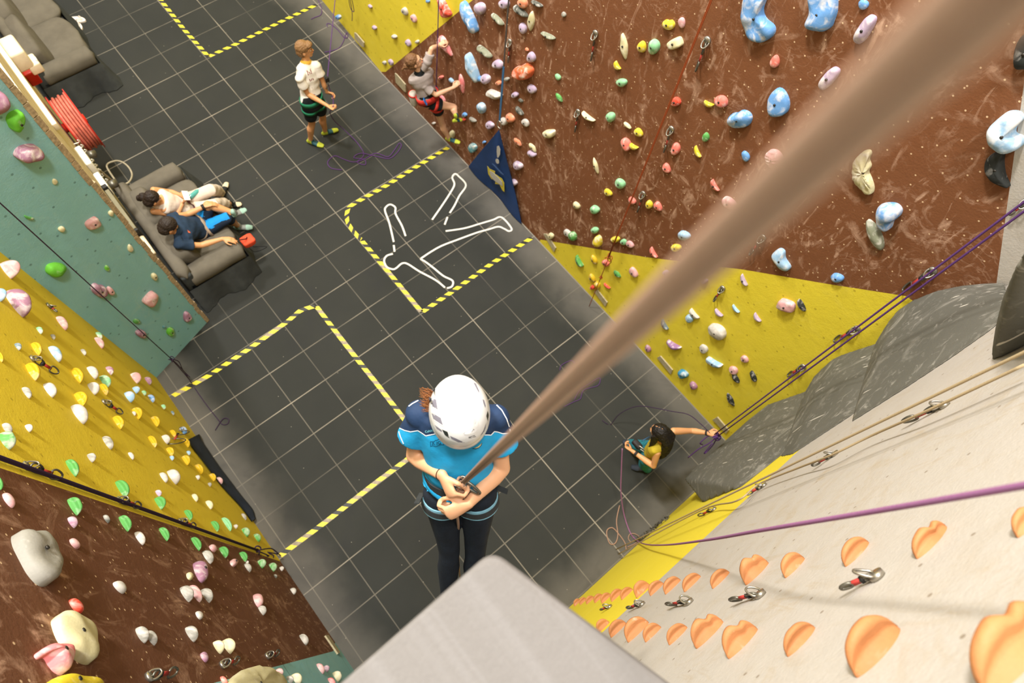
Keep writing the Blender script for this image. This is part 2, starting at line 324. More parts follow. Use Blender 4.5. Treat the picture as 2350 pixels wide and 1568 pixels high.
def dome(wk, pts, col, shape='', P=None, chalk=.5, q=.55, ribs=0, seed=0, bolt=True):
    """a hold whose foot is outlined by pts (as seen), bulging P metres off the wall"""
    k = PLANE[wk]; P0, n = WALLS[k]
    cx = sum(p[0] for p in pts)/len(pts); cy = sum(p[1] for p in pts)/len(pts)
    A = [on(P0, n, x, y) for x, y in pts]; cen = sum(A, Vector())/len(A)
    mean = sum((a-cen).length for a in A)/len(A)
    P = P if P else min(.10, mean*.75)
    A = [on(P0, n, x, y, P*.4) - n*(P*.4) for x, y in pts]; cen = sum(A, Vector())/len(A)
    m = len(pts); R = 7; V = []; Fc = []
    for j in range(R+1):
        s = math.cos(math.pi/2*j/R)**.8 if j < R else 0.0; h = P*math.sin(math.pi/2*j/R)**q
        for i in range(m):
            p = cen + (A[i]-cen)*s + n*h
            nz = noise.noise(p*11+Vector((seed, 0, 0)))*P*.30*(1 if 0 < j else .3)
            p = p + n*nz
            if ribs: p = p + n*(math.sin(i/m*2*math.pi*ribs)*P*.08*s if ribs > 20 else 0)
            V.append(p)
            if j == R: break
    if ribs and ribs <= 20:
        ax = max(((a-cen) for a in A), key=lambda d: d.length).normalized()
        V = [v + n*(math.sin((v-cen).dot(ax)/max((a-cen).length for a in A)*math.pi*ribs)*P*.10) for v in V]
    for j in range(R-1):
        for i in range(m): Fc.append((j*m+i, j*m+(i+1) % m, (j+1)*m+(i+1) % m, (j+1)*m+i))
    top = R*m
    for i in range(m): Fc.append(((R-1)*m+i, (R-1)*m+(i+1) % m, top))
    V2 = [v - n*.004 if i < m else v for i, v in enumerate(V)]
    o = put(wk, cx, cy, V2, Fc, hold_mat(PAL[col], chalk), col, shape, mean)
    fix_normals(o)
    if bolt and mean > .045:
        b = tube([Vector(), n*.008], .009, 10); bo = mkobj('bolt', b[0], b[1], STEELD, o); bo.location = (cen + n*(P*.93) + UP*(mean*.12)) - o.location
    return o
def fix_normals(o):
    bm = bmesh.new(); bm.from_mesh(o.data); bmesh.ops.recalc_face_normals(bm, faces=bm.faces); bm.to_mesh(o.data); bm.free()
STEELD = plain('dark_bolt', (60, 56, 50), .4, .1, 20, spec=.5, metal=.6)
def ell(cx, cy, a, b, ang, m=22, sh=1.0, wob=.06, seed=0):
    t = math.radians(ang); out = []
    for i in range(m):
        u = 2*math.pi*i/m; r = 1 + wob*math.sin(3*u+seed) + wob*.7*math.sin(2*u+seed*2.3)
        x = a/2*math.copysign(abs(math.cos(u))**sh, math.cos(u))*r; y = b/2*math.copysign(abs(math.sin(u))**sh, math.sin(u))*r
        out.append((cx + x*math.cos(t) - y*math.sin(t), cy + x*math.sin(t) + y*math.cos(t)))
    return out
def half(cx, cy, a, b, ang, m=24):          # half moon: straight along the major axis on its upper side
    t = math.radians(ang); out = []
    for i in range(m):
        u = 2*math.pi*i/m; x = a/2*math.cos(u); y = b/2*math.sin(u)
        if y < 0: y = y*.35 + (1-abs(2*x/a)**2)*b*.16
        out.append((cx + x*math.cos(t) - y*math.sin(t), cy + x*math.sin(t) + y*math.cos(t)))
    return out
def heart(cx, cy, a, b, ang, m=26):
    t = math.radians(ang); out = []
    for i in range(m):
        u = 2*math.pi*i/m; r = 1 - .28*math.exp(-((u-4.4)/.35)**2) + .12*math.exp(-((u-1.0)/.4)**2)
        x = a/2*math.cos(u)*r; y = b/2*math.sin(u)*r
        out.append((cx + x*math.cos(t) - y*math.sin(t), cy + x*math.sin(t) + y*math.cos(t)))
    return out
def ppm(k, c, d):                            # pixels per metre along direction d at c
    return (proj(c+d*.01)-proj(c)).length*100
def jug(wk, cx, cy, w, h, col, chalk=.3, shape='curved', sx=0, tall=None, twist=0, lip=1.0, notch=0.0, kind='jug'):
    """an incut handle: lip standing off the wall with a hollow behind it"""
    k = PLANE[wk]; P0, n = WALLS[k]; c0 = wp(k, cx, cy)
    hz = UP.cross(n).normalized()
    W = w/ppm(k, c0, hz); P = h/ppm(k, c0, n)*.92; W = min(W, .6); P = min(P, .3)
    H = tall if tall else max(.6*W, P*.8)
    H = min(H, W*.8)
    c = on(P0, n, cx, cy, P*.5) - n*(P*.5)
    prof = [(-.02, .42), (.22, .22), (.34, .02), (.50, .05), (.68, .34), (.86, .42), (1.0, .22), (1.0, -.08), (.82, -.42), (.5, -.72), (.2, -.95), (-.02, -1.05)] if kind == 'jug' else \
           [(-.02, .85), (.3, .80), (.6, .66), (.85, .40), (.98, .1), (1.0, -.12), (.9, -.42), (.65, -.72), (.35, -.9), (-.02, -1.0)]
    V = []; Fc = []; M = 20; q = len(prof); ct, st = math.cos(math.radians(twist)), math.sin(math.radians(twist))
    for i in range(M+1):
        u = -1+2*i/M; s = max(.02, (1-abs(u)**2.2))**.55
        s2 = s*(1-notch*math.exp(-((u+.35)/.22)**2))
        for (a, b) in prof:
            aa = a*P*(s2**.9 if a > 0 else 1); bb = b*H*.5*s*lip + (-.10*H*u*u)
            x = u*W*.5; nz = noise.noise(Vector((u*1.7+cx, a*2, b*2+cy)))*.05*P*s
            V.append(c + hz*(x*ct - bb*st) + UP*(x*st + bb*ct) + n*(aa+nz))
    for i in range(M):
        for j in range(q-1): Fc.append((i*q+j, i*q+j+1, (i+1)*q+j+1, (i+1)*q+j))
    Fc.append(tuple(range(q))); Fc.append(tuple(M*q+j for j in range(q-1, -1, -1)))
    o = put(wk, cx, cy, V, Fc, hold_mat(PAL[col], chalk), col, shape, W*.5)
    fix_normals(o)
    return o
def S(wk, ox, oy, s, rows):                  # rows: x y long short angle colour form (as seen in a detail at scale s from ox, oy)
    for ln in rows.strip().split('\n'):
        t = ln.split(); x, y, a, b, ang = [float(v) for v in t[:5]]; col = t[5]; fm = t[6] if len(t) > 6 else 'b'
        x, y, a, b = ox+x/s, oy+y/s, a/s, b/s; W_ = wk if len(t) < 8 else t[7]; sd = (x*7+y*3) % 6
        if fm == 'b': dome(W_, ell(x, y, a, b, ang, wob=.05, seed=sd), col, 'rounded', seed=sd)
        elif fm == 'c': dome(W_, ell(x, y, a, b, ang, m=18, wob=.03, seed=sd), col, 'thin', q=.8, seed=sd)
        elif fm == 'l': dome(W_, ell(x, y, a, b, ang, sh=1.35, wob=.02, seed=sd), col, 'leaf shaped', P=.03, q=.7, seed=sd)
        elif fm == 'h': dome(W_, half(x, y, a, b, ang), col, 'curved', seed=sd)
        elif fm == 'H': dome(W_, heart(x, y, a, b, ang), col, 'notched', seed=sd)
        elif fm == 's': dome(W_, ell(x, y, a, b, ang, sh=.6, wob=.04, seed=sd), col, 'blocky', q=.4, seed=sd)
        elif fm == 'r': dome(W_, ell(x, y, a, b, ang, m=40, wob=.03), col, 'ribbed', ribs=7)
        elif fm == 'B': dome(W_, ell(x, y, a, b, ang, sh=.7, wob=.02), col, 'long bar shaped', q=.4)
        elif fm == 'j': jug(W_, x, y, a, b, col)
        elif fm == 'k': jug(W_, x, y, a, b, col, chalk=.6, shape='rounded', kind='knob')
S('R', 1150, 0, 3.137, """20 30 75 60 30 lilac
152 25 75 60 60 peach
255 28 90 20 28 darkgrey c
135 85 130 34 40 darkgrey c
213 155 145 50 95 cream l
155 205 78 44 75 lilac
335 260 110 24 28 greygreen c
450 105 40 28 70 grey
215 415 78 50 80 lilac
185 357 30 18 45 peach
150 520 140 108 -5 orangered H
220 642 74 42 50 lilac
98 685 46 38 0 lilac
140 725 38 20 40 darkgrey c
130 800 78 24 50 darkgrey c
62 852 70 48 50 peach
18 875 62 38 50 white
173 885 62 38 50 white
118 1025 76 30 48 peach l
225 1065 78 30 55 cream l
218 1110 65 36 30 lilac
117 1195 70 50 40 lilac
85 1318 55 42 30 lilac
408 555 52 28 50 mint
415 705 78 28 55 green l
342 965 78 52 0 cream s
882 335 192 50 83 cream l
840 470 70 60 60 yellow h
865 597 70 58 0 mint
1010 340 82 58 80 yellow
1095 340 106 78 95 mint
1250 315 108 70 -22 cream s
1203 177 85 72 20 yellow H
1297 165 80 44 85 rose
785 845 72 58 90 mint
628 838 112 32 38 cream h
908 905 68 22 45 cream l
988 955 72 42 50 yellow
897 1040 94 56 60 pink
957 1050 66 56 30 yellow h
680 1195 122 24 73 cream l
855 1325 82 54 50 mint
768 1388 64 36 40 yellow
540 1482 60 36 55 cream
672 1512 62 54 40 mint
942 1447 60 38 50 pink
1065 1475 62 40 75 yellow
1128 1488 78 38 60 pink
1255 735 68 62 0 red r
1253 1075 88 56 90 pink
1190 1212 76 40 60 pink
1417 1092 92 46 65 yellow h
1472 990 65 44 90 green
1495 742 76 60 25 yellow h
1580 732 96 78 25 pink
1715 860 160 122 -5 blue H
1757 1128 80 48 65 blue
1542 1335 96 54 60 pink h
1640 1467 120 66 35 rose""")
S('R', 1650, 0, 3.136, """1037 35 74 70 0 blue
1045 215 225 88 -60 lilac B
790 565 178 80 -52 lilac B
400 445 92 58 100 pink
422 745 204 138 88 blue
395 1150 146 108 60 rose r""")
def poly(wk, ox, oy, s, pts, col, shape, **kw):
    P = [(ox+x/s, oy+y/s) for x, y in pts]; Q = []; m = len(P)
    for i in range(m):                       # rounded outline
        a, b, c, d = P[i-1], P[i], P[(i+1) % m], P[(i+2) % m]
        for k in range(4):
            t = k/4; Q.append(tuple(.5*((2*b[j])+(c[j]-a[j])*t+(2*a[j]-5*b[j]+4*c[j]-d[j])*t*t+(3*b[j]-a[j]-3*c[j]+d[j])*t*t*t) for j in (0, 1)))
    return dome(wk, Q, col, shape, **kw)
poly('R', 1650, 0, 3.136, [(165, 75), (190, -60), (290, -90), (340, -40), (305, 70), (325, 140), (385, 195), (385, 255), (325, 302), (250, 295), (205, 265), (185, 200), (165, 135)], 'blue', 'wavy edged', P=.07)
poly('R', 1650, 0, 3.136, [(645, 0), (660, -70), (820, -70), (838, 70), (815, 160), (790, 210), (740, 228), (670, 215), (620, 185), (650, 100)], 'blue', 'wavy edged', P=.07)
poly('R', 1650, 0, 3.136, [(1030, 1095), (1075, 1085), (1090, 1110), (1075, 1150), (1088, 1200), (1070, 1240), (1090, 1290), (1108, 1350), (1100, 1395), (1060, 1402), (1000, 1350), (960, 1290), (960, 1220), (975, 1150)], 'cream', 'ribbed curved', ribs=14, P=.05)
poly('R', 1650, 0, 3.136, [(2060, 825), (2140, 830), (2165, 880), (2120, 930), (2110, 980), (2165, 1010), (2160, 1070), (2080, 1095), (1990, 1060), (1940, 1010), (1945, 920), (1990, 870)], 'skyblue', 'forked', P=.12, chalk=.75)
poly('R', 1650, 0, 3.136, [(2050, 1080), (2040, 1160), (2050, 1260), (2085, 1350), (2030, 1335), (1950, 1280), (1905, 1220), (1920, 1150), (1970, 1110)], 'black', 'crescent', P=.06, chalk=.2)
poly('R', 1650, 0, 3.136, [(2150, 300), (2230, 230), (2290, 300), (2280, 470), (2200, 495), (2125, 480)], 'black', 'large', P=.07, chalk=.2)
poly('R', 1650, 400, 3.136, [(1130, 250), (1180, 222), (1260, 225), (1300, 265), (1290, 310), (1245, 345), (1225, 400), (1190, 405), (1155, 370), (1138, 310)], 'blue', 'notched', P=.09, chalk=.75)
poly('R', 1650, 400, 3.136, [(1060, 335), (1095, 345), (1150, 410), (1180, 500), (1165, 550), (1120, 520), (1085, 450), (1062, 390)], 'greygreen', 'rocky', P=.05)
poly('R', 1650, 400, 3.136, [(385, 570), (430, 540), (465, 560), (470, 610), (508, 670), (490, 698), (450, 690), (420, 650), (385, 600)], 'skyblue', 'curved', P=.06, chalk=.6)
S('Y', 1650, 400, 3.136, """850 748 88 60 15 blue b R
182 762 92 44 65 lilac h
122 968 74 38 50 skyblue h
278 1030 78 42 55 lilac h
480 950 124 74 20 rose s
593 945 102 26 60 black c
182 1333 62 38 45 rose
245 1458 84 28 65 black c""")
S('Y', 1200, 450, 2.851, """183 262 42 28 60 cream b R
290 245 56 34 50 white b R
322 265 62 44 60 green b R
470 225 46 36 30 mint b R
487 298 72 52 80 yellow b R
603 285 56 34 10 yellow b R
658 302 42 32 50 mint b R
698 317 56 32 40 rose b R
857 370 80 46 60 pink h R
1002 340 62 44 20 yellow b R
1052 262 80 54 20 skyblue b R
1230 285 72 44 110 skyblue b R
370 425 84 44 60 green h
462 420 64 28 65 gold b
540 440 50 34 45 pink b
450 537 60 26 55 gold b
485 585 48 32 60 gold b
455 598 30 26 0 red b
550 588 52 20 40 red h
615 512 62 26 45 green l
722 502 72 36 55 rose b
938 508 46 36 30 lilac b
1183 555 46 32 0 lilac b
928 840 80 38 60 slate h
987 972 102 50 30 purple h
817 1000 50 26 60 mauve b
1123 770 84 46 50 white h
1090 803 56 40 50 skyblue b
1283 762 68 36 45 lilac h
1268 890 124 74 38 white b
1180 1003 62 42 55 white b
1253 1085 112 62 30 skyblue h
1375 1142 62 40 35 rose b
1390 1192 88 20 60 black c
1045 1168 68 46 30 cyan b
1113 1243 58 34 45 mauve b
1357 1335 98 30 62 black l""")
S('R', 600, 0, 3.015, """530 120 36 28 45 blue b V
750 45 32 18 50 lilac b V
990 80 62 30 65 white b V
1052 128 62 28 65 rose b V
918 255 34 26 30 white b V
1013 298 52 28 60 lilac b V
1077 290 26 24 0 white b V
850 435 28 20 50 white b V
895 432 46 22 60 lilac b V
780 192 34 22 50 lilac b V
1150 8 28 22 40 blue b V
1433 120 236 40 65 blue B
1510 60 86 64 75 lilac
1630 135 112 26 45 greygreen c
1540 360 124 30 42 greygreen c
1383 580 140 36 80 hotpink l
1457 470 212 34 70 skyblue B
1505 548 42 36 40 blue
1633 448 72 56 40 lilac
1548 548 68 54 50 lilac
1242 537 30 26 0 pink
1313 558 40 22 50 skyblue
1640 575 36 30 0 peach
1697 548 32 26 0 grey
1610 655 98 38 25 white s
1520 748 76 48 70 skyblue
1405 795 32 26 40 blue
1400 828 22 20 0 red
1460 830 54 20 35 grey c
1578 868 56 44 40 lilac
1460 1025 64 46 60 teal
1540 985 22 18 0 blue
1250 680 62 22 50 hotpink l
1320 930 54 24 75 cream
1190 855 24 18 0 white""")
poly('V', 600, 0, 3.015, [(1215, -20), (1250, -5), (1280, 50), (1308, 100), (1290, 122), (1258, 115), (1232, 60)], 'red', 'red and white pointed', P=.07, chalk=.6)
poly('R', 600, 0, 3.015, [(1232, 250), (1262, 265), (1290, 320), (1318, 388), (1290, 370), (1250, 330), (1212, 300)], 'hotpink', 'triangular', P=.05, chalk=.7)
S('G', 0, 450, 3.137, """210 150 66 40 15 green h
445 240 46 40 0 cream
672 200 104 68 -30 rose s
800 125 42 34 90 cream
940 378 56 34 80 cream
773 522 44 32 80 lime
1112 582 54 36 80 cream
720 680 116 88 30 mauve H
797 685 62 46 60 rose
1088 745 114 70 -50 rose s
985 903 48 32 0 green
1020 995 76 56 20 mauve
1350 872 74 48 90 mauve
1230 980 62 48 110 lime
1185 945 26 20 0 teal
-20 -640 115 110 60 mauve
396 -102 42 36 80 cream""")
poly('G', 0, 450, 3.137, [(340, 545), (355, 505), (410, 488), (470, 500), (475, 530), (445, 572), (390, 585), (355, 570)], 'lime', 'bowl shaped', P=.07, chalk=.1)
poly('G', 0, 0, 3.137, [(65, 870), (90, 825), (150, 803), (172, 830), (165, 880), (150, 900), (160, 920), (130, 952), (95, 940), (80, 915)], 'lime', 'mitten shaped', P=.09, chalk=.15)
poly('G', 0, 0, 3.137, [(120, 1130), (140, 1085), (190, 1058), (260, 1052), (298, 1080), (300, 1125), (260, 1150), (190, 1168), (145, 1155)], 'mauve', 'knobbly', P=.10, chalk=.5)
poly('G', 0, 0, 3.137, [(-40, 700), (-20, 660), (20, 665), (45, 700), (55, 745), (40, 800), (0, 825), (-40, 800)], 'mauve', 'bulging', P=.1, chalk=.2)
S('L', 0, 450, 3.137, """88 510 120 120 30 rose k
8 700 90 80 0 skyblue k
150 745 200 130 50 mauve k
455 905 110 50 50 rose k
290 962 56 34 50 mint k
385 1010 42 28 60 grey k
135 1078 55 40 20 slate k
408 1125 125 60 60 skyblue k
270 1090 100 60 75 gold j
245 1250 130 80 55 gold j
370 1385 110 70 40 white k
200 1408 90 45 40 grey k
2 1150 85 40 90 gold j
722 1048 90 42 50 rose k
718 1000 60 32 30 mint k
605 1120 50 28 60 grey k
675 1262 100 55 65 white k
765 1325 95 62 65 mint k
795 1250 66 42 40 mauve k
565 1280 115 66 50 gold j
682 1375 90 70 40 white k
755 1385 90 45 60 gold j
985 1300 80 60 50 rose k
1072 1325 62 36 70 mauve k
940 1437 80 60 20 skyblue k
985 1390 50 46 0 skyblue k
590 1450 105 80 40 gold j
1095 1452 62 34 50 blue k""")
S('L', 0, 850, 3.136, """585 300 150 82 50 white k
60 412 90 52 70 grey k
65 490 130 95 20 green k
213 410 58 46 60 white k
785 512 105 52 45 grey k
665 622 66 54 90 grey k
948 612 60 28 60 white k
530 690 130 70 60 green j
890 840 130 76 80 green j
995 300 85 62 40 gold j
968 308 34 22 0 white k
860 365 100 62 50 gold j
1125 360 78 50 60 gold j
1040 160 40 26 0 mint k
1180 260 38 26 50 mint k
1245 305 34 18 60 slate k
1325 428 62 40 70 blue k
1200 490 68 48 50 white k
1105 505 90 44 55 gold j
1345 515 72 38 60 gold j
1250 450 58 32 50 gold j
1230 580 68 46 50 gold j
1240 628 36 28 0 skyblue k
1360 592 34 24 0 skyblue k
1345 640 72 50 40 gold j
1440 705 78 44 50 gold j
1260 755 110 72 65 white k
1185 765 80 40 45 white k
1427 768 34 28 0 white k
1512 820 30 24 0 grey k
1535 765 58 40 50 gold j
1585 790 58 34 60 rose k
1145 880 50 38 60 lilac k
1160 945 92 70 60 green j
1408 912 62 34 70 cream k
1512 962 68 40 50 cream k
1362 1035 82 46 60 green j
1555 1115 82 44 60 green j
1640 1100 110 44 60 mint j
1700 1122 32 28 0 white k
1775 1158 68 48 70 green k
1857 1200 64 38 80 green k
1760 1050 55 24 60 grey k""")
S('B', 0, 850, 3.136, """-8 800 110 50 90 green j
70 930 130 34 55 rose c
548 965 130 88 70 green j
530 1085 86 56 50 mauve k
772 1065 66 34 70 darkgrey k
540 1245 92 28 50 rose c
910 1090 120 72 60 green j
1015 1200 105 52 50 white k
1190 1170 105 54 65 green j
1420 1240 105 52 65 green j
1535 1280 60 20 50 rose c
1505 1335 105 58 70 grey k
1618 1302 84 56 50 green j
1685 1385 55 26 55 rose c
1758 1335 76 46 60 green j
1780 1380 28 22 0 white k
1790 1415 70 38 45 grey k
1890 1385 62 54 60 green k
1970 1410 62 50 70 green k
2030 1425 32 30 0 white k
1985 1480 32 20 0 darkgrey k
1450 1445 160 40 65 mauve c
1370 1480 58 28 60 cream c""")
S('B', 0, 1200, 2.765, """490 525 115 36 50 red c
765 405 96 34 45 white c
1195 440 105 70 65 grey k
1250 440 120 50 65 rose k
1322 452 95 58 60 grey k
912 700 108 68 60 grey k
970 722 100 52 65 grey k
1225 695 104 66 65 grey k
1395 780 86 60 50 cream k
1460 772 95 72 50 cream k
1640 490 88 22 65 rose c
1670 550 62 44 50 grey k
1268 585 60 22 55 white c
1300 850 68 24 60 mauve c
1865 430 44 32 60 grey k
1935 735 76 42 55 grey k
1780 945 54 40 60 rose k D
1425 1000 68 32 45 red k D
1890 985 78 56 60 cream k D
1845 992 56 40 60 grey k D
2040 920 74 34 65 rose k D
2075 922 42 36 60 mauve k D
2145 968 66 50 50 cream k D
2110 1008 66 34 20 hotpink k D""")
poly('B', 0, 850, 3.136, [(128, 1175), (150, 1157), (230, 1160), (300, 1180), (350, 1240), (390, 1300), (422, 1370), (428, 1440), (395, 1510), (350, 1525), (300, 1500), (240, 1430), (190, 1340), (140, 1240)], 'grey', 'large boulder', P=.07, chalk=.15, q=.45)
poly('B', 0, 1200, 2.765, [(355, 620), (370, 585), (405, 568), (480, 590), (560, 640), (605, 700), (615, 780), (605, 860), (575, 880), (520, 860), (450, 800), (390, 720)], 'cream', 'large slanting', P=.05, chalk=.2, q=.4)
poly('B', 0, 1200, 2.765, [(258, 810), (300, 782), (380, 765), (440, 785), (452, 830), (445, 900), (430, 940), (380, 918), (340, 870), (315, 832), (275, 838)], 'hotpink', 'hooked', P=.06, chalk=.5)
poly('B', 0, 1200, 2.765, [(320, 1000), (380, 978), (500, 975), (600, 1000), (640, 1060), (480, 1110), (320, 1060)], 'yellow', 'large domed', P=.05, chalk=.3)
poly('D', 0, 1200, 2.765, [(1430, 1060), (1460, 1000), (1520, 942), (1620, 915), (1720, 930), (1790, 990), (1830, 1060), (1800, 1180), (1600, 1240), (1450, 1160)], 'cream', 'very large domed', P=.07, chalk=.3, q=.4)
# orange jugs of the cream wall: two plumb rows
def oj(x, y, w, h, wk='W', **kw):
    return jug(wk, x, y, w, h, 'orange', chalk=.05, **kw)
for x, y, w, h, wk in [(1814, 1290, 60, 40, 'W'), (1648, 1323, 52, 27, 'W'), (1583, 1332, 50, 25, 'W'), (1538, 1339, 46, 25, 'W'),
                       (1502, 1346, 40, 22, 'O'), (1435, 1359, 34, 18, 'O'), (1412, 1363, 34, 18, 'O'), (1388, 1370, 28, 16, 'O'), (1371, 1371, 25, 14, 'O'), (1352, 1375, 23, 13, 'O'), (1336, 1378, 20, 12, 'O'), (1323, 1381, 20, 12, 'O')]:
    oj(x, y, w, h, wk)
oj(1724, 1299, 68, 50, notch=.2, shape='ball nosed'); oj(1469, 1348, 40, 28, 'O', shape='ball nosed')
for x, y, w, h, wk in [(1380, 1433, 34, 22, 'O'), (1413, 1438, 46, 26, 'O'), (1455, 1438, 62, 38, 'O'), (1492, 1447, 48, 28, 'W'), (1549, 1450, 56, 30, 'W'), (1828, 1458, 88, 46, 'W')]:
    oj(x, y, w, h, wk)
oj(1615, 1439, 82, 52, notch=.3, shape='two humped'); oj(1690, 1457, 90, 58, notch=.25, shape='two humped')
oj(1957, 1258, 74, 42); oj(2127, 1228, 96, 50, notch=.35, shape='fluted'); oj(2348, 1190, 70, 50, shape='half hidden')
oj(1992, 1466, 140, 92, shape='broad smooth'); oj(2306, 1462, 215, 135, notch=.25, shape='very large')
print('holds', len(HOLDS))
# ---------------------------------------------------------------- grey volumes bolted in the corner
def hullobj(name, pts, mat, vox=.022, smooth=8, bev=0):
    bm = bmesh.new()
    for p in pts: bm.verts.new(p)
    r = bmesh.ops.convex_hull(bm, input=bm.verts)
    bmesh.ops.delete(bm, geom=[g for g in r['geom_interior'] if isinstance(g, bmesh.types.BMVert)], context='VERTS')
    me = bpy.data.meshes.new(name); bm.to_mesh(me); bm.free(); o = bpy.data.objects.new(name, me); C.objects.link(o)
    m = o.modifiers.new('r', 'REMESH'); m.mode = 'VOXEL'; m.voxel_size = vox
    s = o.modifiers.new('s', 'SMOOTH'); s.iterations = smooth; s.factor = .5
    bake(o); o.data.materials.clear(); o.data.materials.append(mat); o.data.polygons.foreach_set('use_smooth', [True]*len(o.data.polygons)); return o
def vol(pts, label):
    o = hullobj('grey_volume', pts, GREYV, smooth=4); recenter(o, pts[0]); tag(o, label, 'climbing volume', 'grey volumes in the corner'); return o
Rw = lambda x, y, off=.0: wp('R', x, y, off); Ww = lambda x, y, off=.0: wp('W', x, y, off)
cor = lambda z: Vector((XR, YB, z))
vol([at(1568, 1098, 1.0), Rw(1717, 964), Rw(1765, 926), Rw(1837, 919), Rw(1860, 925), Ww(1610, 1156), Ww(1655, 1138), Ww(1700, 1120), Ww(1740, 1085), Ww(1790, 1045), Ww(1840, 1010), cor(.9), cor(3.2)],
    'lowest grey wedge volume, pointed, its chalky ledge over the belaying woman')
vol([Ww(1790, 1052), Ww(1815, 1047), Ww(1870, 1010), Ww(1955, 955), Rw(1812, 970, .28), Rw(1832, 925, .12), Rw(1870, 860), Rw(1910, 822), Rw(1935, 811), Rw(1960, 818), Rw(1988, 838), cor(2.4), cor(4.2)],
    'middle grey volume, between the pointed lowest one and the biggest dome')
vol([Ww(1953, 972), Ww(2080, 892), Ww(2180, 826), Ww(2277, 758), Ww(2340, 700), Rw(1982, 860, .22), Rw(2010, 785, .08), Rw(2040, 735), Rw(2062, 708), Rw(2092, 688), Rw(2140, 668), Rw(2200, 655), Rw(2262, 649), Rw(2310, 648),
     (Rw(2060, 850)+Ww(2060, 850)*3)/4 if False else on(Vector((0, 0, 3.9)), Vector((0, 0, 1)), 2060, 830), cor(2.9), cor(4.5)],
    'biggest grey domed volume below the upper brown wall')
vol([Ww(2272, 832), Ww(2300, 820), Ww(2350, 795), Ww(2470, 730), Ww(2285, 745, .12), Ww(2300, 682, .24), Ww(2328, 612, .34), Ww(2352, 570, .38), Ww(2420, 500, .40), Ww(2560, 480, .3), Ww(2620, 640, 0), Ww(2450, 560, 0)],
    'grey volume at the right picture edge with a white chalk smear')
# ---------------------------------------------------------------- tape on the floor
TY = plain('hazard_tape_yellow', (214, 198, 52), .5, .08, 30); TK = plain('hazard_tape_black', (42, 40, 34), .5, .1, 30); TW = plain('hazard_tape_worn', (150, 136, 112), .6, .2, 30)
WT = plain('white_tape', (214, 208, 192), .6, .05, 20)
def hazard(px, label, width=.058, worn=0.0, rev=1):
    P = [at(x, y, .0) for x, y in px]; P = [p + UP*.0015 for p in P]; L = [0]
    for i in range(1, len(P)): L.append(L[-1]+(P[i]-P[i-1]).length)
    def pos(s):
        s = max(0, min(L[-1], s))
        for i in range(1, len(P)):
            if s <= L[i] or i == len(P)-1:
                t = (s-L[i-1])/max(1e-9, L[i]-L[i-1]); return P[i-1].lerp(P[i], t), (P[i]-P[i-1]).normalized()
    V = []; Fc = []; M = []; s = 0; k = 0; sk = .026*rev; st = .14
    while s < L[-1]:
        e = min(L[-1], s+(st*.56 if k % 2 == 0 else st*.44)*1.0)
        q = []
        for ss, sg in ((s, 1), (e, 1), (e, -1), (s, -1)):
            p, d = pos(ss+sg*sk); n = UP.cross(d); q.append(p+n*(sg*width/2))
        b = len(V); V += q + [v-UP*.0014 for v in q]; Fc += [(b, b+1, b+2, b+3), (b, b+4, b+5, b+1), (b+2, b+6, b+7, b+3)]
        m = 0 if k % 2 == 0 else (2 if random.random() < worn else 1); M += [m]*3; s = e; k += 1
    o = mkobj('hazard_tape', V, Fc, smooth=False, mats=[TY, TK, TW], fm=M); fix_normals(o)
    recenter(o, P[0]); tag(o, label, 'floor tape', 'yellow and black tape on the floor'); return o
random.seed(11)
hazard([(1030, 338), (960, 380), (880, 430), (815, 466), (800, 476), (795, 492), (797, 510), (808, 528), (830, 552)], 'tape with the rounded corner beside the white body outline', rev=-1)
hazard([(830, 552), (900, 635), (968, 717)], 'tape running under the white outline head down to the pointed corner', worn=.5)
hazard([(968, 717), (1040, 668), (1130, 604), (1222, 545)], 'tape from the pointed corner to the yellow wall foot', rev=-1)
hazard([(395, 910), (480, 862), (580, 795), (660, 738), (690, 712), (725, 702)], 'tape from the left yellow wall up to the square corner', worn=.25, rev=-1)
hazard([(725, 702), (800, 800), (860, 875), (945, 985)], 'tape running from the square corner under the helmeted climber', worn=.6)
hazard([(1010, 1000), (945, 1047), (860, 1110), (745, 1200), (640, 1278)], 'tape from the helmeted climber down to the left brown wall', worn=.55, rev=-1)
hazard([(365, -5), (420, 65), (478, 130)], 'tape running down from the top picture edge to the far corner')
hazard([(478, 130), (540, 102), (640, 52), (728, 10)], 'tape from the far corner towards the yellow bay', rev=-1)
def strip(pxs, width=.026, z=.002):
    P = spline([at(x, y, z) for x, y in pxs], 6); V = []; Fc = []
    for i, p in enumerate(P):
        d = (P[min(i+1, len(P)-1)]-P[max(i-1, 0)]); d.z = 0; n = UP.cross(d.normalized())
        V += [p+n*width/2, p-n*width/2, p-n*width/2-UP*.0015, p+n*width/2-UP*.0015]
    for i in range(len(P)-1):
        a = i*4; Fc += [(a, a+1, a+5, a+4), (a+1, a+2, a+6, a+5), (a+3, a, a+4, a+7)]
    return V, Fc
out_ = empty('body_outline', at(985, 560, 0), 'white tape outline of a sprawled body on the floor', 'floor marking')
def z3(pts): return [(750+x/3.484, 300+y/3.484) for x, y in pts]
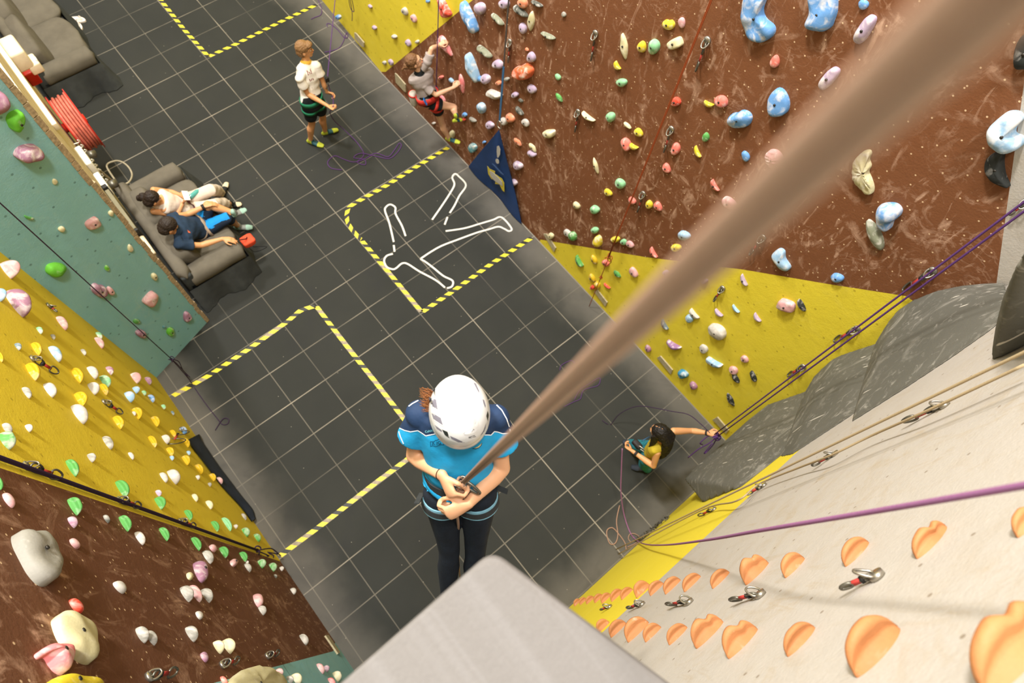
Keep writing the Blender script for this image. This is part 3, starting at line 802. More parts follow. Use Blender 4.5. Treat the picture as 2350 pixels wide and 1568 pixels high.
for seg in ([(630, 843), (600, 760), (550, 665), (548, 615), (510, 590), (478, 605), (465, 640), (500, 740), (535, 890)], [(535, 915), (542, 968)], [(528, 985), (480, 1000), (458, 1040), (480, 1090), (530, 1108), (560, 1095), (600, 1062), (645, 1065), (740, 1125), (870, 1195), (945, 1255)],
            [(960, 1260), (1000, 1245), (1005, 1200), (930, 1160), (850, 1095), (790, 1050), (748, 1025)], [(748, 1025), (830, 970), (920, 920), (1050, 870), (1200, 815), (1290, 790), (1370, 768), (1420, 785), (1455, 803), (1478, 785), (1430, 720), (1385, 690), (1330, 712), (1220, 745), (1100, 780), (950, 803)],
            [(842, 712), (920, 600), (985, 500), (1020, 430), (1003, 375), (1025, 345), (1055, 365), (1112, 435), (1060, 520), (1020, 600), (983, 658)], [(965, 690), (942, 752)]):
    b = strip(z3(seg)); o = mkobj('tape_strip', b[0], b[1], WT, smooth=False); fix_normals(o); adopt(recenter(o, out_.location), out_)
# ---------------------------------------------------------------- board plates screwed near the wall feet
PLY = plain('raw_plywood', (168, 156, 124), .8, .15, 30, bmp=.3)
def plate(k, pts, label, mat=PLY, th=.018, name='wall_board', cat='board'):
    n = WALLS[k][1]; A = [wp(k, x, y) for x, y in pts]; V = [a+n*.001 for a in A]+[a+n*th for a in A]; q = len(A)
    Fc = [tuple(range(q)), tuple(range(q, 2*q))]+[(i, (i+1) % q, (i+1) % q+q, i+q) for i in range(q)]
    o = mkobj(name, V, Fc, mat, smooth=False); fix_normals(o); recenter(o, A[0]); tag(o, label, cat, 'raw boards at the wall feet'); return o
plate('R', [(1249, 536), (1256, 536), (1277, 568), (1273, 577)], 'bare board across the brown and yellow border')
plate('R', [(1365, 668), (1372, 664), (1395, 693), (1391, 702)], 'bare board beside the hanging orange rope tail')
plate('R', [(1510, 820), (1517, 816), (1545, 848), (1541, 858)], 'bare board under the purple hold on yellow')
plate('R', [(1637, 962), (1648, 956), (1674, 986), (1668, 994)], 'bare board beside the belaying woman and her rope')
plate('R', [(815, 74), (819, 76), (837, 97), (837, 108), (831, 105), (816, 88)], 'grey board low on the yellow bay')
plate('R', [(908, 167), (912, 170), (932, 193), (933, 211), (928, 207), (910, 188)], 'pale notice board low on brown, behind the climbing child')
plate('L', [(744, 1461), (751, 1460), (778, 1500), (773, 1503)], 'bare board where the left brown wall meets green')
# ---------------------------------------------------------------- ropes
def ropemat(name, c1, c2): 
    m, T, b = nt(name, .8, .2); v = coord(T); f = noise_n(T, v, 220, 2); T.links.new(mix(T, f, lin(c1), lin(c2)), b.inputs['Base Color']); return m
RP = ropemat('purple_rope', (70, 38, 92), (96, 62, 112)); RD = ropemat('dark_rope', (24, 24, 26), (44, 42, 44)); RO = ropemat('orange_rope', (128, 58, 26), (160, 78, 38)); RT = ropemat('tan_rope', (148, 128, 96), (178, 158, 122)); RM = ropemat('mauve_rope', (132, 84, 122), (156, 106, 142))
RDP = ropemat('dark_purple_rope', (44, 30, 52), (62, 44, 66)); RTP = ropemat('pink_tan_rope', (146, 112, 90), (168, 136, 114))
def rope(strands, mat, label, r=.005, name='climbing_rope', n=8, group=None, knots=()):
    mb = MB()
    for s in strands: mb.add(tube(s, r, n))
    for c, R in knots: mb.add(knot(c, R, r*1.1))
    o = mb.build(name, mat); recenter(o, strands[0][0]); tag(o, label, 'rope', group or 'climbing ropes'); return o
def knot(c, R, r):
    P = []
    for i in range(49):
        t = 2*math.pi*i/48; P.append(Vector(c)+Vector(((math.sin(t)+2*math.sin(2*t))*R*.33, (math.cos(t)-2*math.cos(2*t))*R*.33, -math.sin(3*t)*R*.8)))
    return tube(P, r, 6)
def vline(x, y, z0, z1, dx=0, dy=0, base=None):
    b = base or at(x, y, 0); return [Vector((b.x+dx, b.y+dy, z0+(z1-z0)*i/12)) for i in range(13)]
# purple rope before the green wall, knotted above the tape
b2 = at(425, 853, .3); zk = .72
rope([vline(0, 0, zk, 8, base=b2), spline([b2*1+UP*(zk-b2.z), b2+UP*.25+Vector((.03, .02, 0)), at(420, 850, .25), at(436, 866, .12)], 6), spline([b2+UP*(zk-b2.z), b2+UP*.2, at(430, 862, .12), at(424, 858, .06)], 6),
      spline([b2+UP*(zk-b2.z), at(425, 860, .2), at(440, 880, .01), at(455, 903, .008), at(478, 935, .008), at(498, 960, .008), at(510, 974, .008), at(522, 973, .01), at(525, 963, .012), at(515, 960, .015), at(506, 968, .016), at(494, 988, .008)], 6)],
     RDP, 'purple rope hanging in front of the green wall, its tail looped on the floor', knots=[(b2+UP*(zk-b2.z), .03)])
b3 = at(452, 1012, 0)
rope([vline(0, 0, .35, 8, base=b3)], RD, 'thin black rope hanging before the left yellow wall', r=.0055)
b4 = at(640, 1282, .05); z4 = .95
rope([vline(0, 0, z4, 8.2, base=b4), vline(0, 0, z4, 8.2, dx=.02, dy=-.012, base=b4), spline([b4+UP*(z4-.05), b4+UP*.55+Vector((.05, .03, 0)), at(628, 1262, .3), at(644, 1276, .12)], 6), spline([b4+UP*(z4-.05), b4+UP*.6+Vector((.02, -.05, 0)), at(600, 1275, .4), at(635, 1285, .1)], 6),
      spline([b4+UP*(z4-.05), at(590, 1268, .6), at(618, 1288, .3), at(628, 1276, .3), at(612, 1268, .4), at(638, 1272, .15)], 6)], RDP, 'doubled dark purple rope along the border of left yellow and brown walls', r=.0065, knots=[(b4+UP*(z4-.05), .045)])
# autobelay strap with the blue banner
tb = wp('R', 1145, 300, .12); xs = tb.x
STR = plain('grey_webbing', (70, 64, 58), .8, .1, 40); STB = plain('blue_sleeve', (52, 92, 128), .7, .1, 40)
sp = empty('autobelay_strap', tb, 'grey hanging strap with a blue sleeve clipped to the blue banner', 'strap')
def box_line(a, b, w, t, side): 
    d = (b-a); x, y, z = frame_of(d, side); return boxm((a+b)/2, (w, t, d.length), (x, y, z))
q = [tb+UP*.18, tb+UP*1.05, tb+UP*6]
for nm, i, w_, mt in (('webbing', 1, .018, STR), ('sleeve', 0, .03, STB)):
    v = box_line(q[i], q[i+1], w_, .006, Vector((0, 1, 0))); o = mkobj(nm, v[0], v[1], mt, smooth=False); adopt(recenter(o, tb), sp)
STEEL = plain('bright_steel', (170, 164, 150), .3, .1, 30, spec=.6, metal=.85); DSTEEL = plain('dull_steel', (104, 100, 88), .4, .15, 30, spec=.5, metal=.7)
def carab(c, up, side, L, w, r):
    P = []
    for i in range(33):
        t = 2*math.pi*i/32; x = math.cos(t); y = math.sin(t); P.append(Vector(c)+up*(y*L*.5)+side*(math.copysign(abs(x)**.7, x)*w*.5*(1 - .25*y)))
    return tube(P, r, 7, cap=False)
v = carab(tb+UP*.11, UP, Vector((0, 1, 0)), .12, .07, .007); adopt(recenter(mkobj('carabiner', v[0], v[1], STEEL), tb), sp)
NAVY = plain('navy_banner_cloth', (22, 54, 104), .6, .12, 6); 
A_, B_, T_ = at(1077, 381, .03), at(1197, 514, .03), tb + UP*.02
A_.x = XR-.03; B_.x = XR-.03
bn = empty('warning_banner', T_, 'navy triangular banner with an exclamation mark, closing the foot of the brown wall', 'banner')
mb = MB(); n_ = (B_-A_).cross(T_-A_).normalized(); n_ = n_ if n_.x < 0 else -n_
V = []; M_ = 14
for i in range(M_+1):
    for j in range(M_+1):
        t = i/M_; u = j/M_; p = (A_.lerp(B_, u)).lerp(T_, t) + n_*(.018*math.sin(u*9+t*4)*(1-t)); V.append(p)
Fc = [(i*(M_+1)+j, i*(M_+1)+j+1, (i+1)*(M_+1)+j+1, (i+1)*(M_+1)+j) for i in range(M_) for j in range(M_)]
q = len(V); V = V+[v-n_*.004 for v in V]; Fc += [tuple(x+q for x in reversed(f)) for f in Fc]
o = mkobj('cloth', V, Fc, NAVY); adopt(recenter(o, T_), bn)
def onban(x, y, off=.03): return on(A_, n_, x, y, off)
def decal(name, pts, mat, fn, par, th=.002, n=n_):
    A = [fn(x, y) for x, y in pts]; q = len(A); V = A+[a-n*th for a in A]
    o = mkobj(name, V, [tuple(range(q)), tuple(range(2*q-1, q-1, -1))]+[(i, i+q, (i+1) % q+q, (i+1) % q) for i in range(q)], mat, smooth=False)
    bm = bmesh.new(); bm.from_mesh(o.data); bmesh.ops.triangulate(bm, faces=bm.faces, ngon_method='EAR_CLIP'); bmesh.ops.recalc_face_normals(bm, faces=bm.faces); bm.to_mesh(o.data); bm.free()
    if par.type == 'EMPTY': adopt(recenter(o, par.location), par)
    return o
WP = plain('white_print', (178, 174, 164), .6, .05, 30); YP = plain('yellow_print', (196, 178, 50), .6, .05, 30); BP = plain('blue_print', (70, 100, 150), .6, .05, 30)
def zb(p): return [(750+x/3.484, 300+y/3.484) for x, y in p]
decal('exclamation_mark', zb([(1360, 125), (1375, 120), (1387, 150), (1385, 190), (1372, 215), (1362, 215), (1358, 170)]), WP, onban, bn)
decal('exclamation_mark', zb(ell(1363, 245, 26, 42, -20, 14, wob=0)), WP, onban, bn)
for i in range(6):
    x, y = 1322+i*13, 262+i*14; decal('lettering', zb([(x, y), (x+26, y+16), (x+24, y+22), (x-2, y+6)]), BP, onban, bn, .001)
decal('emblem', zb([(1283, 283), (1300, 305), (1345, 325), (1342, 345), (1400, 385), (1418, 420), (1420, 490), (1405, 480), (1380, 430), (1345, 425), (1350, 400), (1315, 385), (1290, 345)]), YP, lambda x, y: onban(x, y, .032), bn)
decal('emblem_figure', zb([(1300, 320), (1330, 335), (1370, 375), (1400, 410), (1405, 445), (1375, 425), (1340, 400), (1310, 365)]), WP, lambda x, y: onban(x, y, .036), bn)
# folded navy mat and banner at the foot of the left wall
DN = plain('dark_navy_cloth', (36, 42, 52), .7, .2, 5)
P_out = [at(458, 997, .02), at(472, 1035, .02), at(512, 1082, .02), at(556, 1140, .02), at(581, 1172, .02), at(583, 1192, .02)]
P_top = [wp('L', 432, 1008, .02), wp('L', 446, 1030, .02), wp('L', 478, 1072, .02), wp('L', 515, 1120, .02), wp('L', 552, 1160, .02), wp('L', 580, 1196, .02)]
Po, Pt = spline(P_out, 5), spline(P_top, 5); V = []
for a, b in zip(Po, Pt):
    a = Vector((max(a.x, XL+.03), a.y, max(a.z, .01))); b = Vector((max(b.x, XL+.02), b.y, max(b.z, .02)))
    for k in range(6): V.append(a.lerp(b, k/5)+Vector((1, 0, 0))*.02*math.sin(k*1.2))
Fc = [(i*6+k, i*6+k+1, (i+1)*6+k+1, (i+1)*6+k) for i in range(len(Po)-1) for k in range(5)]; q = len(V); V += [v-Vector((.004, 0, .004)) for v in V]; Fc += [tuple(x+q for x in reversed(f)) for f in Fc]
o = mkobj('folded_banner', V, Fc, DN); recenter(o, P_out[0]); tag(o, 'dark navy banner slumped along the foot of the left yellow wall', 'banner')
# orange doubled rope with red tied end
b8 = at(1352, 704, .02); z8 = 1.35
rope([vline(0, 0, z8, 8.3, base=b8), vline(0, 0, z8, 8.3, dx=.02, dy=.02, base=b8), vline(0, 0, .03, z8, base=b8), spline([b8+UP*z8, b8+UP*(z8-.15)+Vector((.06, -.02, 0)), b8+UP*(z8-.32)+Vector((.05, .03, 0)), b8+UP*(z8-.1)], 5)], RO, 'doubled orange brown rope hanging before the brown wall', knots=[(b8+UP*z8, .045), (b8+UP*(z8-.5), .02)])
# tan ropes of the cream wall
b10 = at(1505, 1220, 0); b10b = at(1495, 1228, 0)
b10 = wp('W', 1700, 1123, .13)
rope([[Vector((b10.x, b10.y, .1+i*.72)) for i in range(12)]], RT, 'tan rope running up beside the clips of the cream wall', r=.006)
yw = YB+.045
rope([spline([Vector((b10.x-.02, yw+.03, .12)), wp('W', 1600, 1176, .05), wp('W', 1690, 1150, .06), wp('W', 1740, 1112, .05), wp('W', 1830, 1075, .05), wp('W', 1905, 1046, .06), wp('W', 2000, 1000, .05), wp('W', 2130, 942, .06), wp('W', 2350, 838, .06)], 8)], RT, 'tan rope threaded through the clips of the cream wall', r=.006)
CH = plain('steel_chain', (88, 84, 74), .45, .2, 30, spec=.5, metal=.5); mb = MB(); random.seed(4)
for i in range(26):
    t = i/25; p = at(1462+(1545-1462)*t, 1238-(1238-1200)*t, .04+.25*t); p.y = max(p.y, YB+.03); mb.add(carab(p, Vector((random.uniform(-1, 1), random.uniform(.0, 1), random.uniform(-1, 1))).normalized(), Vector((random.uniform(-1, 1), 0, random.uniform(-1, 1))).normalized(), .06, .035, .005))
o = mb.build('chain', CH); recenter(o, at(1500, 1220, .1)); tag(o, 'heap of steel chain and clips at the foot of the cream wall', 'chain')
rope([spline([at(1422, 1160, .008), at(1415, 1195, .008), at(1418, 1228, .012), at(1412, 1247, .01), at(1400, 1248, .008), at(1393, 1230, .008), at(1394, 1216, .008), at(1406, 1212, .014), at(1420, 1226, .008), at(1434, 1246, .008), at(1437, 1262, .008)], 7)], RTP, 'pale tan rope end curled in a loop on the floor', r=.006)
rope([spline([at(1448, 1245, .01), at(1442, 1236, .01), at(1446, 1226, .01), at(1458, 1226, .02), at(1468, 1235, .01), at(1460, 1246, .01), at(1440, 1256, .01)], 7)], RTP, 'short grey cord end by the chain heap', r=.005)
rope([spline([at(1285, 850, .008), at(1289, 838, .008), at(1310, 828, .008), at(1320, 834, .008)], 6), spline([at(1295, 933, .008), at(1318, 922, .008), at(1332, 915, .01), at(1340, 895, .008), at(1372, 885, .008), at(1377, 868, .008), at(1365, 872, .012), at(1350, 882, .008), at(1330, 895, .02), at(1318, 918, .008)], 6)],
     RP, 'thin purple rope lying curled on the floor under the big blurred rope', r=.004)
# purple rope slanting over the cream wall to the belaying woman
E_ = wp('W', 2360, 1113, .25); 
rope([spline([at(1428, 1030, 1.0), at(1426, 1080, .7), at(1425, 1130, .4), at(1432, 1180, .1), at(1446, 1222, .03), wp('W', 1462, 1241, .05), wp('W', 1484, 1250, .06), wp('W', 1530, 1251, .10), wp('W', 1620, 1240, .18), wp('W', 1750, 1217, .25), wp('W', 2000, 1175, .25), E_, wp('W', 2480, 1092, .25)], 9)], RM, 'mauve rope rising from the floor right across the cream wall', r=.0065)
rope([spline([at(1382, 965, .01), at(1392, 972, .01), at(1402, 974, .01), at(1420, 952, .25), at(1450, 936, .5), at(1480, 933, .7), at(1540, 944, 1.0), at(1580, 952, 1.2), at(1610, 975, 1.3), at(1630, 995, 1.35)], 8)], RDP, 'loose purple rope arching from the floor to the woman reaching hand', r=.005)
b9 = at(1645, 1003, 1.4); b9.y = max(b9.y, YB+.3)
rope([vline(0, 0, 1.4, 8.3, base=b9), vline(0, 0, 1.4, 8.3, dx=.0, dy=.035, base=b9), spline([b9, b9+Vector((-.06, .0, -.14)), b9+Vector((-.12, .02, -.3)), b9+Vector((-.2, .02, -.5))], 6), spline([b9, b9+Vector((-.02, .06, -.1)), b9+Vector((-.09, .06, -.22)), b9+Vector((-.05, .03, -.3))], 6), spline([b9, b9+Vector((-.0, -.04, -.18)), b9+Vector((-.06, -.06, -.33)), b9+Vector((-.1, -.05, -.3)), b9+Vector((-.04, -.02, -.1))], 6)],
     RP, 'doubled purple rope knotted beside the belaying woman, rising to the right', r=.0062, knots=[(b9, .04), (b9+UP*.03, .03)])
# ropes in the yellow bay
rope([spline([at(728, -5, .008), at(738, 20, .008), at(736, 34, .008), at(722, 40, .008), at(714, 44, .008)], 6)], RP, 'purple rope end on the floor at the top picture edge', r=.005)
rope([spline([at(745, 120, .008), at(775, 112, .008), at(787, 97, .008), at(792, 82, .01), at(796, 75, .01), at(797, 86, .015), at(788, 84, .012), at(775, 68, .008), at(758, 55, .008), at(750, 55, .008), at(752, 62, .01)], 7)], RP, 'purple rope curl on the floor beside the yellow bay', r=.005)
rope([spline([wp('R', 800, -5, .1), wp('R', 804, 18, .06), wp('R', 812, 27, .05), wp('R', 810, 10, .06), wp('R', 806, -5, .1)], 6), spline([wp('R', 803, -5, .1), wp('R', 808, 28, .05), wp('R', 808, 48, .05)], 6)], RP, 'purple rope bundle hanging on the yellow bay', r=.005)
# ---------------------------------------------------------------- quickdraws
DOG = plain('red_sling', (164, 52, 44), .7, .15, 40); DOGK = plain('black_rubber', (34, 32, 30), .6, .1, 40)
def draw(k, a, b, label, sling=DOG, off=.03, sc=1.0):
    P0, n = WALLS[k]; A = wp(k, a[0], a[1], .012); B = wp(k, b[0], b[1], off); L = (B-A).length; d = (B-A).normalized(); s = n.cross(d).normalized(); s2 = (n*.8+s*.6).normalized()
    e = empty('quickdraw', A, label, 'quickdraw', 'quickdraws clipped on the walls')
    def pt(nm, vf, m): adopt(recenter(mkobj(nm, vf[0], vf[1], m), A), e)
    pt('hanger', tube([A-n*.012, A+n*.004], .024*sc, 14), STEEL)
    mbx = MB(); mbx.add(carab(A+d*(.02*sc)+n*.014, (d*.6+n*.5).normalized(), s, .055*sc, .04*sc, .0045*sc)); pt('ring', (mbx.v, mbx.f), STEEL)
    c1 = A+d*(L*.27); c2 = B-d*(L*.14)
    pt('carabiner', carab(c1, d, s2, L*.34, L*.17, .0055*sc), DSTEEL)
    pt('sling', box_line(c1+d*(L*.10), c2-d*(L*.13), .018*sc, .008*sc, s2), sling)
    pt('rubber_keeper', box_line(c1+d*(L*.06), c1+d*(L*.17), .022*sc, .012*sc, s2), DOGK)
    pt('carabiner', carab(c2, d, s2, L*.34, L*.18, .0055*sc), DSTEEL)
def S6(x, y, ox=1150, oy=0, s=3.137): return (ox+x/s, oy+y/s)
for k, a, b, lb in [('R', S6(678, 240), S6(648, 430), 'quickdraw high on the brown wall, left of the orange rope, beside the cream leaf hold'), ('R', S6(1483, 290), S6(1402, 505), 'topmost quickdraw just right of the orange rope'),
                    ('R', S6(1224, 930), S6(1172, 1090), 'quickdraw right of the orange rope above two pink holds'), ('R', S6(1022, 1395), S6(982, 1520), 'quickdraw where the orange rope crosses a pink hold'),
                    ('R', S6(553, 805), S6(532, 945), 'quickdraw touching the cream crescent hold'), ('R', S6(62, 300), S6(52, 445), 'quickdraw right beside the grey hanging strap'),
                    ('R', (1750, 545), (1720, 583), 'small quickdraw half veiled by the big blurred rope'), ('R', (2074, 108), (2058, 135), 'quickdraw nearly hidden behind the blurred rope'),
                    ('R', (1658, 662), (1638, 690), 'quickdraw on the yellow wall foot below the blurred rope'), ('R', (2140, 622), (2073, 665), 'quickdraw on brown beside the doubled purple rope'),
                    ('R', (1966, 755), (1915, 782), 'quickdraw on yellow beside the purple rope, above the domed volume'), ('R', (1843, 842), (1808, 862), 'quickdraw on yellow beside the purple rope, lowest of its line'),
                    ('W', (2008, 1318), (1932, 1350), 'large steel quickdraw between the two rows of orange holds, nearest'), ('W', (1742, 1362), (1678, 1378), 'second nearest quickdraw between the orange rows'),
                    ('W', (1580, 1380), (1532, 1388), 'third quickdraw between the orange rows, on the cream edge'), ('W', (1472, 1386), (1440, 1396), 'quickdraw between the orange rows on yellow'), ('W', (1398, 1392), (1378, 1400), 'farthest small quickdraw between the orange rows'),
                    ('W', (2165, 928), (2075, 968), 'upper quickdraw threaded with the tan rope'), ('W', (1915, 1040), (1865, 1068), 'middle quickdraw threaded with the tan rope'), ('W', (1752, 1113), (1715, 1135), 'quickdraw on yellow threaded with the tan rope'), ('W', (1638, 1168), (1604, 1184), 'lowest quickdraw on the tan rope'),
                    ('L', (76, 822), (132, 855), 'quickdraw high on the left yellow wall'), ('L', (240, 922), (280, 948), 'second quickdraw on the left yellow wall'), ('L', (415, 985), (395, 1018), 'quickdraw where the black rope ends by the wall foot'), ('L', (112, 700), (130, 715), 'quickdraw beside the black rope at the green wall edge'),
                    ('L', (62, 1068), (140, 1094), 'quickdraw behind the doubled dark rope, topmost'), ('L', (275, 1147), (322, 1162), 'quickdraw behind the doubled dark rope, middle'), ('L', (415, 1196), (448, 1208), 'quickdraw behind the doubled dark rope, lowest'),
                    ('L', (345, 1552), (405, 1542), 'quickdraw on the left brown wall at the bottom picture edge'), ('L', (512, 1525), (548, 1515), 'quickdraw on left brown above the low green panel'), ('L', (615, 1505), (640, 1498), 'farthest quickdraw on left brown by the green panel')]:
    draw(k, a, b, lb, sc=1.25 if k == 'R' else 1.0)
q = wp('R', 2350, 455, .1); draw('R', (2358, 462), (2318, 492), 'quickdraw at the right picture edge above the purple ropes')
# ---------------------------------------------------------------- things on the block wall
CRM = plain('cream_plastic', (222, 206, 176), .5, .05, 20); WHT = plain('white_plastic', (226, 222, 208), .4, .04, 20); REDP = plain('red_enamel', (190, 44, 30), .4, .08, 20); HOSE = plain('pink_red_hose', (196, 104, 84), .6, .2, 16)
def rbox(c, s, bev=.012, seg=3, ax=None):
    v, f = boxm(c, s, ax); bm = bmesh.new(); vs = [bm.verts.new(p) for p in v]
    for x in f: bm.faces.new([vs[i] for i in x])
    bmesh.ops.recalc_face_normals(bm, faces=bm.faces)
    bmesh.ops.bevel(bm, geom=list(bm.edges), offset=min(bev, min(s)*.45), segments=seg, profile=.5, affect='EDGES'); bm.verts.ensure_lookup_table(); bm.verts.index_update()
    r = [v.co.copy() for v in bm.verts], [tuple(v.index for v in f.verts) for f in bm.faces]; bm.free(); return r
def thing(name, loc, label, cat, parts, group=None):
    e = empty(name, Vector(loc), label, cat, group)
    for nm, vf, m in parts: adopt(recenter(mkobj(nm, vf[0], vf[1], m), loc), e)
    return e
thing('control_box', (-2.66, 2.45, 1.75), 'cream switch box with a chamfered cover on the block wall by the far sofa', 'switch box', [('housing', rbox((-2.655, 2.45, 1.78), (.19, .34, .26), .03), CRM), ('cover', rbox((-2.57, 2.38, 1.62), (.14, .2, .14), .02), CRM), ('button', tube([(-2.52, 2.35, 1.69), (-2.50, 2.35, 1.69)], .03, 16), WHT)])
thing('fire_alarm', (-2.69, 2.75, 1.2), 'red tag hanging under the cream switch box', 'alarm', [('bell', rbox((-2.68, 2.75, 1.22), (.14, .22, .2), .02), REDP)])
rc = Vector((-2.585, 2.0, .95)); parts = []
for dx, nm in ((-.11, 'flange'), (.11, 'flange')): parts.append((nm, tube([rc+Vector((dx-.006, 0, 0)), rc+Vector((dx+.006, 0, 0))], .40, 36), REDP))
for i in range(6): 
    x = -.092+i*.037; P = [rc+Vector((x+.003*math.sin(t/3), math.cos(t/40*2*math.pi)*(.33+.02*(i % 2)), math.sin(t/40*2*math.pi)*(.33+.02*(i % 2)))) for t in range(41)]; parts.append(('hose', tube(P, .0175, 8, cap=False), HOSE))
parts.append(('hub', tube([rc+Vector((-.16, 0, 0)), rc+Vector((.13, 0, 0))], .06, 16), REDP))
thing('fire_hose_reel', rc, 'red fire hose reel wound with faded hose on the block wall', 'hose reel', parts)
mb = MB(); random.seed(8)
for i in range(9): y = 1.5-.09*i; mb.add(tube(spline([(-2.75, y, 1.15), (-2.70, y, 1.14), (-2.67, y-.02, 1.17), (-2.685, y-.03, 1.21)], 4), .007, 6))
o = mb.build('coat_hooks', WHT); recenter(o, (-2.75, 1.2, 1.15)); tag(o, 'row of small white hooks on the block wall beyond the hose reel', 'hook rail')
mb = MB()
for i in range(7): 
    y = 1.5-.11*i; mb.add(box_line(Vector((-2.68, y, 1.13)), Vector((-2.69, y+.02, .85)), .05, .015, Vector((0, 1, 0))))
o = mb.build('hanging_harnesses', plain('black_yellow_webbing', (60, 56, 24), .8, .5, 60)); recenter(o, (-2.7, 1.2, 1.1)); tag(o, 'black and yellow harnesses hanging from the white hooks', 'harness')
thing('wall_socket', (-2.72, .62, 1.5), 'large white socket box on the block wall above the near sofa', 'socket', [('housing', rbox((-2.715, .70, 1.62), (.07, .30, .24), .015), WHT), ('plug', tube([(-2.68, .95, 1.45), (-2.60, .95, 1.42)], .045, 16), DSTEEL)])
thing('wall_socket', (-2.72, .22, 1.5), 'smaller white socket box, nearer the camera than the large one', 'socket', [('housing', rbox((-2.718, .33, 1.6), (.064, .24, .18), .012), WHT), ('plug', tube([(-2.69, .45, 1.42), (-2.60, .45, 1.40)], .05, 16), DSTEEL)])
thing('cable_trunking', (-2.735, 1.6, 2.2), 'cream cable trunking running along the block wall', 'trunking', [('trunk', rbox((-2.725, 2.2, 2.5), (.05, 3.6, .09), .008), CRM)])
thing('wall_ledge', (-2.73, -.2, 1.2), 'greenish grey shelf strip on the block wall behind the near sofa', 'ledge', [('strip', rbox((-2.722, -.25, 1.75), (.045, .62, .12), .006), plain('grey_green_board', (118, 112, 88), .7, .1, 12)), ('bracket', rbox((-2.72, .09, 1.76), (.055, .05, .16), .006), DOGK), ('bracket', rbox((-2.72, -.58, 1.74), (.055, .03, .14), .006), DOGK)])
thing('cable_trunking', (-2.735, -.6, 1.2), 'lower cream pipe along the foot of the block wall', 'trunking', [('trunk', tube([(-2.72, -.62, 1.7), (-2.72, -.88, 1.7)], .03, 10), CRM)])
cbl = plain('grey_cable', (150, 140, 116), .7, .1, 20)
o = mkobj('cable', *tube(spline([(-2.68, .75, 1.4), (-2.62, .9, .9), at(245, 382, .6), at(262, 370, .55), at(280, 372, .5), at(296, 385, .5), at(303, 402, .5), at(296, 418, .6), at(280, 425, .62)], 8), .012, 8), cbl); recenter(o, (-2.68, .75, 1.4)); tag(o, 'thick grey cable looping from the sockets down behind the near sofa', 'cable')
# flip flops by the far sofa
FF = plain('white_rubber', (226, 212, 198), .5, .05, 30)
for (a, b, lb) in (((162, 42), (196, 48), 'white flip flop pointing away beside the far sofa'), ((170, 52), (184, 65), 'white flip flop nearer the far sofa, half turned under')):
    A, B = at(*a, .015), at(*b, .015); d = (B-A).normalized(); Lh = .25; c = (A+B)/2; A = c-d*Lh/2; s = UP.cross(d)
    V = []; 
    for z in (.003, .028):
        for i in range(24):
            t = 2*math.pi*i/24; x = math.cos(t)*Lh/2; y = math.sin(t)*(.046 + .008*math.cos(t)-.008*math.cos(2*t)); V.append(c+d*x+s*y+UP*(z-c.z))
    e = empty('flip_flop', c, lb, 'flip flop', 'flip flops by the far sofa')
    o = mkobj('sole', V, [tuple(range(23, -1, -1)), tuple(range(24, 48))]+[(i, (i+1) % 24, (i+1) % 24+24, i+24) for i in range(24)], FF, smooth=False); adopt(recenter(o, c), e)
    f = c+d*.08+UP*.02; o = mkobj('strap', *tube(spline([c-d*.01+s*.045+UP*.01, c+d*.03+s*.03+UP*.05, f, c+d*.03-s*.03+UP*.05, c-d*.01-s*.045+UP*.01], 5), .006, 8), FF); adopt(recenter(o, c), e)
# ---------------------------------------------------------------- sofas
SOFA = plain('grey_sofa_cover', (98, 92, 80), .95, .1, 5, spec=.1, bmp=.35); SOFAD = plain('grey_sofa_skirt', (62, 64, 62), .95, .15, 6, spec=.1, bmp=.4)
def cushion(c, s, puff=.03, seed=0, ax=None, seg=14):
    V = []; Fc = []; n = seg; ax = ax or (Vector((1, 0, 0)), Vector((0, 1, 0)), Vector((0, 0, 1)))
    for i in range(n+1):
        for j in range(2*n):
            th = math.pi*i/n; ph = 2*math.pi*j/(2*n); p = [math.sin(th)*math.cos(ph), math.sin(th)*math.sin(ph), math.cos(th)]; e = .42
            p = [math.copysign(abs(x)**e, x) for x in p]; q = Vector(p)
            k = 1 + noise.noise(Vector(p)*1.6+Vector((seed, 0, 0)))*.09
            V.append(Vector(c) + (ax[0]*q.x*s[0]/2 + ax[1]*q.y*s[1]/2 + ax[2]*q.z*s[2]/2)*k)
    for i in range(n):
        for j in range(2*n): Fc.append((i*2*n+j, i*2*n+(j+1) % (2*n), (i+1)*2*n+(j+1) % (2*n), (i+1)*2*n+j))
    return V, Fc
def roll(a, b, r, rz, seed=0):               # padded arm or back rail
    P = []; R = []; N_ = 20; a, b = Vector(a), Vector(b); V = []; Fc = []; d = (b-a).normalized(); s = UP.cross(d)
    for i in range(N_+1):
        t = i/N_; e = min(1, (min(t, 1-t)/.05+.0)); e = math.sqrt(max(.0, 1-(1-e)**2))*.97+.03; c = a.lerp(b, t)
        for k in range(20):
            u = 2*math.pi*k/20; cu, su = math.cos(u), math.sin(u); w_ = 1+noise.noise(Vector((t*3+seed, cu, su)))*.08
            V.append(c + (s*(math.copysign(abs(cu)**.8, cu)*r) + UP*(math.copysign(abs(su)**.8, su)*rz))*e*w_)
    for i in range(N_):
        for k in range(20): Fc.append((i*20+k, i*20+(k+1) % 20, (i+1)*20+(k+1) % 20, (i+1)*20+k))
    Fc += [tuple(range(19, -1, -1)), tuple(N_*20+k for k in range(20))]
    return V, Fc
